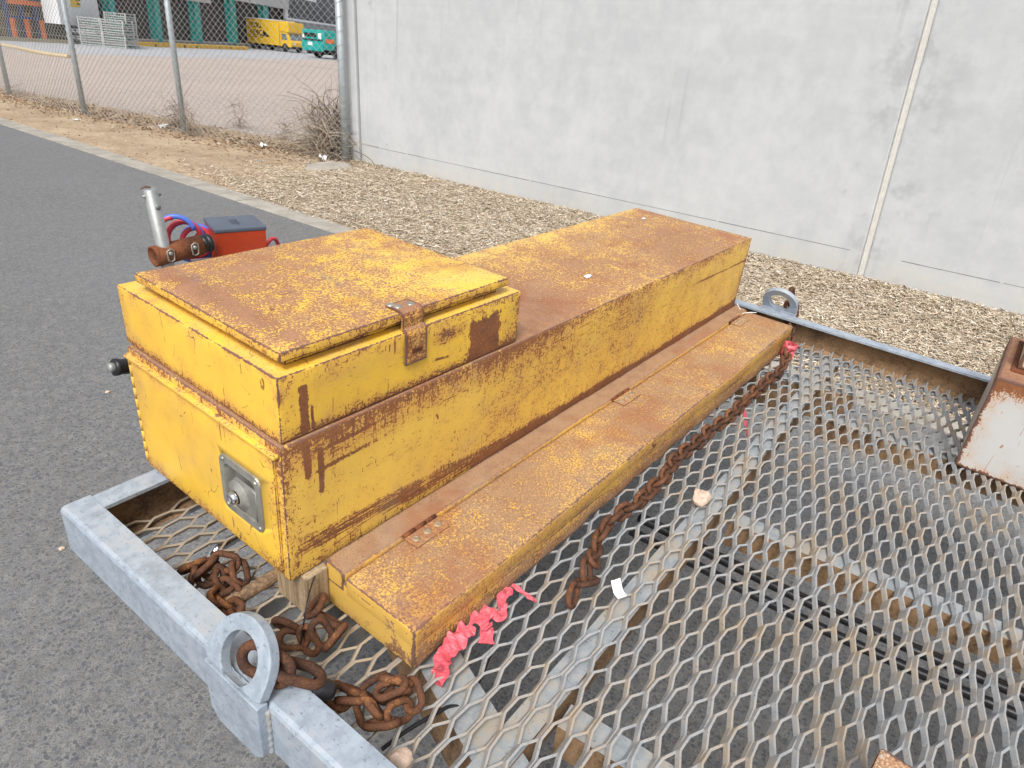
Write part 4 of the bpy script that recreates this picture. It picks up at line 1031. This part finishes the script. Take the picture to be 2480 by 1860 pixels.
o = ribbon('dark red strip of tape hanging under the mesh beyond the chain', [(258, 985, -.11), (268, 1080, -.13), (280, 1150, -.14), (286, 1250, -.16)], .008, 2.4, orig=(1700, 600), sc=2.514)
# stones and scraps
def stone(label, c, r, seedk, F=TB, sq=(1, .85, .8)):
    bm = bmesh.new(); bmesh.ops.create_icosphere(bm, subdivisions=3, radius=1); m = MB()
    vs = [c + Vector((v.co.x * r * sq[0], v.co.y * r * sq[1], v.co.z * r * sq[2])) * (1 + .35 * mnoise.noise(v.co * 1.3 + Vector((seedk, 0, 0))) + .10 * mnoise.noise(v.co * 4 + Vector((0, seedk, 0)))) for v in bm.verts]
    m.add(vs, [[v.index for v in f.verts] for f in bm.faces], 0, False); bm.free()
    return tag(m.build('stone', STONE, None, F), label, 'stone', 'stones lying about')
stone('pale round stone resting on the mesh deck beyond the chain end', hb(1699, 1205, -.066), .0215, 1.7)
stone('pinkish stone at the bottom edge of the photo beside the near rail', hb(965, 1850, -.066), .020, 4.2)
def pebble(px, py, r, lab, sd): stone(lab, gp(px, py) + Vector((0, 0, .012 + r * .5)), r, sd, ID, (1, .8, .6))
pebble(262, 957, .010, 'small white pebble on the road left of the toolbox', 2.0)
pebble(152, 1338, .009, 'brown pebble on the road just off the trailer corner', 3.0)
q = hb(1497, 1434, -.075)
crumple('paper_scrap', 'bright white folded paper poking up through the mesh deck', q, .020, .044, .0015, 4.4, F=TB, yaw=R_(-25), tilt=R_(50))
crumple('white_flake', 'small white flake lying on top of the long toolbox', hb(1425, 670, HM + .001), .022, .014, .003, 6.6, F=TB, cat='flake')
crumple('white_flake', 'tiny white speck near the far back corner of the long toolbox top', hb(1559, 530, HM + .001), .016, .008, .003, 1.6, F=TB, cat='flake')
tag(MB().tube(bez([hb(1785, 735, .01), hb(1792, 748, .005), hb(1800, 752, -.001), hb(1790, 760, -.0005), hb(1812, 757, .0), hb(1832, 757, -.0005)]), .0016, 5).build('string', PAPER, None, TB), 'short piece of pale string at the far end of the flat box', 'string')
tag(MB().tube(bez([hb(780, 1350, .02, 1), hb(774, 1362, -.002), hb(748, 1440, -.01), hb(738, 1495, -.03), hb(728, 1560, -.07)]), .0013, 5).build('tie_wire', BLACKP, None, TB), 'thin dark wire hanging from the corner of the long toolbox', 'wire')
c = hb(357, 457, 0.0) 
b_ = onb(363, 458, YD)
tag(MB().tube([b_ + Vector((-.03, 0, .004)), b_ + Vector((-.012, 0, .010)), b_ + Vector((.004, .0, .005))], [.002, .004, .0015], 6).build('dry_leaf', LEAF, None, TB), 'curled brown leaf balanced on top of the stand post', 'leaf')

# ---------------------------------------------------------------- the yard beyond the fence
yb = [gp(-420, 92), gp(-60, 112), gp(60, 121), gp(170, 131), gp(400, 138), gp(620, 142), gp(830, 147), gp(1000, 152)]
sheet('yard_road', [(p.x, p.y) for p in yb] + [(120, 60), (120, 160), (-60, 160)], .006, YARD)
m = MB(); pts = bez([gp(2, 112), gp(45, 120), gp(105, 133), gp(168, 141)], 10)
tag(m.tube([p + Vector((0, 0, .05)) for p in pts], .075, 8).build('edging_strip', plain('pale_edging', (.50, .40, .25), .9)), 'pale curved edging strip between the gravel and the yard road', 'edging')
W0, W1 = gp(250, 107.5), gp(600, 116.5); dW = (W1 - W0); dW.z = 0; dW.normalize(); nW = Vector((dW.y, -dW.x, 0))
if nW.dot(Vector((0, 0, 0)) - W0) < 0: nW = -nW
def fac(px, py, off=0.0): return onplane(px, py, W0 + nW * off, nW)
def fbox(m, pxa, pxb, pya, pyb, off, depth, mi=0, ref=None):   # box on the warehouse front between two pixel columns and two rows read at ref column
    ref = ref if ref is not None else (pxa + pxb) / 2
    a = (fac(pxa, 60, off) - W0).dot(dW); b = (fac(pxb, 60, off) - W0).dot(dW); z1, z0 = fac(ref, pya, off).z, fac(ref, pyb, off).z
    F = Matrix((dW.to_4d(), nW.to_4d(), Vector((0, 0, 1, 0)), (0, 0, 0, 1))).transposed(); F.translation = W0
    for i in range(3): F[3][i] = 0
    F[3][3] = 1
    return m.box(min(a, b), max(a, b), off - depth, off, max(0.0, z0), z1, mi, F)
TEAL = plain('teal_paint', (.01, .33, .30), .45, 0, .12, 2); DOOR = plain('dark_shutter', (.050, .044, .046), .7, 0, .15, 1.5); FASC = plain('pale_fascia', (.50, .50, .48), .7, 0, .08, 1)
WHITEW = plain('white_cladding', (.78, .79, .80), .6, 0, .03, 1); YEL = plain('yellow_sign', (.78, .50, .05), .5, 0, .05, 3); INK = plain('black_ink', (.015, .015, .017), .6)
GREYB = plain('grey_cladding', (.30, .31, .31), .7, 0, .1, 3); GLASS = plain('window_glass', (.085, .095, .115), .12, 0, .5, .7, .8); YELK = plain('yellow_kerb', (.68, .40, .035), .7, 0, .15, 2)
wh = thing('warehouse', 'large warehouse with teal columns and dark loading doors across the yard', 'building', (W0.x, W0.y, 0))
m = MB(); fbox(m, 244, 700, -140, 113, -.6, .4); m.build('back_wall', DOOR, wh)
doorx = [(246, 268), (290, 378), (393, 474), (492, 560), (580, 638), (656, 694)]
for a, b in doorx:
    m = MB(); fbox(m, a, b, -30, 99 + (a - 246) * .02, -.35, .1); o = m.build('loading_door', DOOR, wh)
for px in (279, 385.5, 482, 568, 646):
    m = MB(); fbox(m, px - 7.0, px + 6.5, -60, 98 + (px - 279) * .029, .12, .45); c = m.build('column', TEAL, wh, bevel=.02)
    m = MB(); fbox(m, px - 1.5, px + 1.5, 103 + (px - 279) * .03, 107 + (px - 279) * .03, .25, .1); m.build('bumper_stop', WHITEW, wh)
m = MB(); fbox(m, 515, 702, -140, 9, .5, .6, ref=620); m.build('fascia', FASC, wh)
m = MB(); fbox(m, 244, 516, -140, -12, .5, .6, ref=380); m.build('fascia', FASC, wh)
m = MB(); fbox(m, 300, 690, 97, 99.5, .06, .1, ref=420); m.build('dock_edge', FASC, wh)
m = MB(); fbox(m, 300, 690, 99.6, 118, .0, .5, ref=420); m.build('dock_wall', GREYB, wh)

K0, K1 = gp(312, 111.5), gp(602, 122); dK = (K1 - K0); kl = dK.length; FK = Matrix.Translation(K0) @ Matrix.Rotation(math.atan2(dK.y, dK.x), 4, 'Z')
ks = thing('wheel_stop', 'long yellow concrete wheel stop below the loading doors', 'wheel stop', (0, 0, 0), FK)
MB().box(0, kl, -.02, .35, 0, .24).build('beam', YELK, ks, bevel=.03)
for f_ in (.18, .40, .50, .70, .81): MB().box(kl * f_ - .05, kl * f_ + .05, -.035, -.021, .02, .17).build('drain_slot', INK, ks)
m = MB(); fbox(m, 148, 244, -140, 62, .3, .8); m.build('white_wall', WHITEW, wh)
sgA = fac(188, 6, .31); m = MB(); fbox(m, 180, 202, -14, 18, .32, .02); m.build('wall_sign', YEL, wh)
Fx = Matrix((dW.to_4d(), Vector((0, 0, 1, 0)), nW.to_4d(), (0, 0, 0, 1))).transposed()
def atf(px, py, off):
    F = Fx.copy(); 
    for i in range(3): F[3][i] = 0
    F[3][3] = 1; F.translation = fac(px, py, off); return F
for i, (px, py, tx) in enumerate(((604, 1.5, '3'), (681, 6.0, '4'))): add_text('bay_number', tx, .30, INK, wh, atf(px, py, .503), .004)
m = MB(); F = atf(191, 3, .322)
for (a, b, c, d_) in ((-.22, -.16, .2, .05), (-.05, -.16, .15, .05), (-.22, -.02, .1, .05), (-.08, .02, .2, .05), (-.2, .14, .05, .3), (-.05, .12, .06, .3)): m.box(a, a + c, b, b + d_, 0, .004, 0, F)
m.build('sign_print', INK, wh)
# office end: grey ribbed band below a big framed window
m = MB(); fbox(m, 694, 860, 57, 124, .25, .6, ref=760); m.build('grey_band', GREYB, wh)
m = MB()
for k in range(4): fbox(m, 696, 860, 59 + k * 5, 60.4 + k * 5, .28, .03, ref=760)
m.build('band_rib', GREYB, wh)
m = MB(); fbox(m, 700, 860, -140, 52, .2, .3, ref=760); m.build('office_window', GLASS, wh)
m = MB(); fbox(m, 692.5, 699, -140, 57, .34, .2, ref=760); fbox(m, 699, 860, 52, 57, .34, .2, ref=760); m.build('window_frame', WHITEW, wh)
m = MB(); fbox(m, 735, 768, -30, 5, .22, .02, ref=760); m.build('painted_window_reflection', WHITEW, wh)  # white panel laid on the glass, painted stand-in for a reflection
# open shed at the left with pallet racking
S0, S1 = gp(-200, 88), gp(172, 106); dS = (S1 - S0); dS.z = 0; dS.normalize(); nS = Vector((dS.y, -dS.x, 0))
if nS.dot(-S0) < 0: nS = -nS
FS = Matrix((dS.to_4d(), nS.to_4d(), Vector((0, 0, 1, 0)), (0, 0, 0, 1))).transposed()
for i in range(3): FS[3][i] = 0
FS[3][3] = 1; FS.translation = S0
def sh(px, py, off=0.0): p = onplane(px, py, S0 + nS * off, nS); return (p - S0).dot(dS), p.z
LS = sh(160, 60)[0]
shed = thing('storage_shed', 'dark open storage shed at the far left of the yard', 'building', (S0.x, S0.y, 0))
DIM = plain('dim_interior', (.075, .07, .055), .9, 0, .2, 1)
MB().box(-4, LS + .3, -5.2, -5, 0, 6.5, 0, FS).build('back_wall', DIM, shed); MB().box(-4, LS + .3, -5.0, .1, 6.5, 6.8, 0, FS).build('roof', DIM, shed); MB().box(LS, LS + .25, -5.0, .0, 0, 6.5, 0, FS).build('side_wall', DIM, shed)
MB().box(-4, LS, -.1, .15, 0, .16, 0, FS).build('sill', plain('shed_sill', (.33, .29, .20), .9), shed)
BLUE = plain('blue_rack', (.035, .075, .20), .5, 0, .1, 3); ORANGE = plain('orange_rack', (.72, .16, .025), .5, 0, .1, 3); CARD = plain('brown_cartons', (.16, .125, .08), .9, 0, .3, 3)
rk = thing('pallet_rack', 'blue and orange pallet racking inside the dark shed', 'rack', tuple(FS @ Vector((sh(90, 60)[0], -.8, 0))))
for i, px in enumerate((56, 90, 126)):
    a = sh(px, 60)[0]; MB().box(a - .06, a + .06, -1.0, -.85, 0, 5.5, 0, FS).build('upright', BLUE, rk)
    MB().box(a - .07, a + .07, -.72, -.58, 0, .95, 0, FS).build('post_guard', ORANGE, rk)
a, z = sh(50, 7); b, _ = sh(140, 7); MB().box(a, b, -.9, -.78, z - .08, z + .12, 0, FS).build('beam', ORANGE, rk)
a, z = sh(58, 44); b, _ = sh(126, 44); MB().box(a, b, -.9, -.78, z - .05, z + .06, 0, FS).build('beam', BLUE, rk)
for px in (60, 94): a = sh(px + 3, 60)[0]; b = sh(px + 24, 60)[0]; MB().box(a, b, -2.0, -1.05, .15, 1.25, 0, FS).build('carton_pallet', CARD, rk); MB().box(a, b, -2.0, -1.05, 1.75, 2.6, 0, FS).build('carton_pallet', GREYB, rk)
# stacked steel stillages in front of the white wall
CAGE = plain('crate_steel', (.47, .49, .48), .5, .2, .1, 4); GRN = plain('green_goods', (.05, .16, .14), .7, 0, .3, 2)
def crate(w, d, h):
    m = MB(); r = .028
    for x in (0, w):
        for y_ in (0, d): m.box(x - r, x + r, y_ - r, y_ + r, 0, h)
    for z in (.05, h * .5, h - .04):
        for y_ in (0, d): m.box(r, w - r, y_ - r * .7, y_ + r * .7, z - .02, z + .02)
        for x in (0, w): m.box(x - r * .7, x + r * .7, r, d - r, z - .02, z + .02)
    for k in range(1, 9): m.box(w * k / 9 - .008, w * k / 9 + .008, -.008, .008, .07, h - .06)
    o = m.build('frame', CAGE); me = o.data; bpy.data.objects.remove(o); return me
gA = gp(199, 108.5); rH = Vector((RIGHT.x, RIGHT.y, 0)).normalized(); fH = -Vector((FWD.x, FWD.y, 0)).normalized()
pxm = FPX / ((gA - Vector((0, 0, CAMH))).dot(FWD)); CW = 51 / pxm; CHt = 15.3 / pxm
CR = crate(CW, 1.0, CHt); INS = MB().box(.06, CW - .06, .10, .92, .06, CHt * .55).build('contents', GRN); INM = INS.data; bpy.data.objects.remove(INS)
tier = ['bottom', 'second', 'third', 'top']
for s_, (off, back, cnt, nm) in enumerate(((0, 0, 4, 'middle stack before the white wall'), (CW + .06, 0, 4, 'right stack beside the first teal column'), (-CW - .06, .5, 4, 'left stack before the white wall'), (.55, 1.4, 5, 'rear stack behind the middle one'))):
    for k in range(cnt):
        tn = tier[k] if k < cnt - 1 else 'top'
        base = gA + rH * off - fH * back
        root = thing('steel_crate', '%s steel crate, %s' % (['bottom', 'second from bottom', 'third from bottom', 'fourth from bottom', 'top'][k] if k < cnt - 1 else 'top', nm), 'crate', (0, 0, 0), Matrix.Translation(base + Vector((0, 0, k * (CHt + .005)))) @ Matrix.Rotation(math.atan2(rH.y, rH.x), 4, 'Z') @ Matrix.Rotation(0.03 * ((k * 7 + s_) % 3 - 1), 4, 'Z'), 'stacked steel crates')
        for nm_, me in (('frame', CR), ('contents', INM)):
            o = bpy.data.objects.new(nm_, me); COL.objects.link(o); o.parent = root
# yellow box truck
YT = plain('truck_yellow', (.78, .47, .02), .4, 0, .05, 2); TGL = plain('truck_glass', (.16, .19, .20), .1, 0, .3, 2, .8); RUB = plain('tyre_rubber', (.02, .02, .022), .8); ROLLER = plain('roller_door', (.36, .36, .34), .5, .2, .1, 3)
def frame_at(o, fwd):
    fwd = fwd.normalized(); left = Vector((0, 0, 1)).cross(fwd); F = Matrix((fwd.to_4d(), left.to_4d(), Vector((0, 0, 1, 0)), (0, 0, 0, 1))).transposed()
    for i in range(3): F[3][i] = 0
    F[3][3] = 1; F.translation = Vector((o.x, o.y, .008)); return F
th_ = R_(24); a_ = rH * math.cos(th_) + fH * math.sin(th_)
FT = frame_at(gp(703, 127.5), a_)                 # x forward, y towards the far side of the truck
if (FT.to_3x3() @ Vector((0, 1, 0))).dot(fH) > 0: ys = -1
else: ys = 1
tk = thing('box_truck', 'small yellow box truck with black lettering parked before the loading doors', 'truck', (0, 0, 0), FT)
S = 1.0
def tb_(m, x0, x1, y0, y1, z0, z1, mi=0): return m.box(x0, x1, min(y0 * ys, y1 * ys), max(y0 * ys, y1 * ys), z0, z1, mi)
tb_(MB(), -4.35, -1.05, 0, 1.95, .42, 2.18).build('cargo_body', YT, tk, bevel=.02)
tb_(MB(), -1.05, -.12, .05, 1.9, 1.42, 2.14).build('luton_nose', YT, tk, bevel=.06)
tb_(MB(), -4.40, -1.06, -.02, 1.97, 2.182, 2.24).build('roof_rail', WHITEW, tk)
tb_(MB(), -4.42, -4.36, .08, 1.87, .5, 2.1).build('roller_door', ROLLER, tk)
m = MB(); vs = []
for yv in (.06 * ys, 1.88 * ys):
    vs += [(-1.0, yv, .38), (.10, yv, .38), (.12, yv, .72), (-.02, yv, .84), (-.30, yv, 1.40), (-1.0, yv, 1.40)]
m.add(vs, [tuple(range(6)), tuple(range(6, 12))] + [(i, (i + 1) % 6, 6 + (i + 1) % 6, 6 + i) for i in range(6)]); cab = m.build('cab', YT, tk)
m = MB(); m.add([(-.035 + .012, .20 * ys, .88), (-.035 + .012, 1.74 * ys, .88), (-.27 + .012, 1.66 * ys, 1.33), (-.27 + .012, .28 * ys, 1.33)], [(0, 1, 2, 3)]); m.build('windscreen', TGL, cab)
m = MB(); m.add([(-.85, .052 * ys, .86), (-.25, .052 * ys, .86), (-.42, .052 * ys, 1.30), (-.85, .052 * ys, 1.30)], [(0, 1, 2, 3)]); m.build('side_window', TGL, cab)
m = MB(); tb_(m, .121, .135, .20, .55, .55, .68); m.build('headlight', WHITEW, cab); m = MB(); tb_(m, .121, .135, 1.38, 1.74, .55, .68); m.build('headlight', WHITEW, cab)
m = MB(); tb_(m, .10, .16, .08, 1.86, .30, .42); m.build('bumper', INK, cab)
for x in (-.55, -3.4):
    for y_ in (.15, 1.72):
        w = MB().lathe([(.0, -.09), (.18, -.10), (.30, -.09), (.33, -.05), (.33, .05), (.30, .09), (.18, .10), (0, .09)], (x, y_ * ys, .33), (0, 1, 0), 20).build('wheel', RUB, tk)
tb_(MB(), -4.3, -.2, .3, 1.65, .25, .41).build('chassis', INK, tk)
FL = Matrix.Translation((-3.35, -.004 * ys, 1.72)) @ Matrix.Rotation(R_(90), 4, 'X')
if ys < 0: FL = FL @ Matrix.Rotation(R_(180), 4, 'Y')
add_text('truck_lettering', 'TOLL', .46, INK, tk, FL, .003, .35, .012)
add_text('truck_lettering', 'IPEC', .50, INK, tk, Matrix.Translation((.12, 0, -.52)) @ FL, .003, 0, .010)
m = MB(); m.add([(-2.75, -.004 * ys, .97), (-1.98, -.004 * ys, .97), (-2.62, -.004 * ys, 1.42)], [(0, 1, 2)]); m.box(-4.0, -2.8, min(-.006 * ys, 0), max(-.006 * ys, 0), 1.00, 1.02)
for k in range(9): m.box(-4.0 + k * .15, -3.9 + k * .15, min(-.006 * ys, 0), max(-.006 * ys, 0), .86, .92)
m.build('swoosh_print', INK, tk)
# teal truck partly hidden by the corner post
t2 = R_(32); a2 = fH * math.cos(t2) - rH * math.sin(t2)
F2 = frame_at(gp(786, 143.5), a2)
y2 = 1 if (F2.to_3x3() @ Vector((0, 1, 0))).dot(-rH) > 0 else -1
tt = thing('teal_truck', 'teal truck seen from the front beside the fence corner post', 'truck', (0, 0, 0), F2)
def t2b(m, x0, x1, y0, y1, z0, z1, mi=0): return m.box(x0, x1, min(y0 * y2, y1 * y2), max(y0 * y2, y1 * y2), z0, z1, mi)
t2b(MB(), -3.2, 0, 0, 2.2, .55, 1.78).build('cab', TEAL, tt, bevel=.06)
t2b(MB(), .002, .10, .05, 2.15, .45, 1.05).build('bumper', TEAL, tt, bevel=.04)
t2b(MB(), .0, .02, .75, 1.95, 1.32, 1.55).build('grille', INK, tt); t2b(MB(), .0, .03, .1, 2.1, 1.10, 1.18).build('grille_slot', INK, tt)
t2b(MB(), .102, .115, 1.05, 1.50, .78, 1.0).build('number_plate', WHITEW, tt); t2b(MB(), .0, .03, .25, .55, 1.22, 1.58).build('headlight', WHITEW, tt); t2b(MB(), .0, .03, 1.95, 2.12, 1.22, 1.45).build('headlight', WHITEW, tt)
t2b(MB(), -.9, -.15, -.02, 0.0, 1.0, 1.25).build('side_marker', ORANGE, tt)
for x, y_ in ((-1.35, .12), (-1.35, 2.08), (-.75, 1.6)):
    if x < -1: MB().lathe([(.0, -.14), (.26, -.15), (.46, -.14), (.5, -.08), (.5, .08), (.46, .14), (.26, .15), (0, .10)], (x, y_ * y2, .5), (0, 1, 0), 24).build('wheel', RUB, tt)
t2b(MB(), -1.2, -.1, .5, 1.9, .25, .56).build('axle_housing', INK, tt)
for o in bpy.data.objects:
    if '_b' in o: del o['_b']
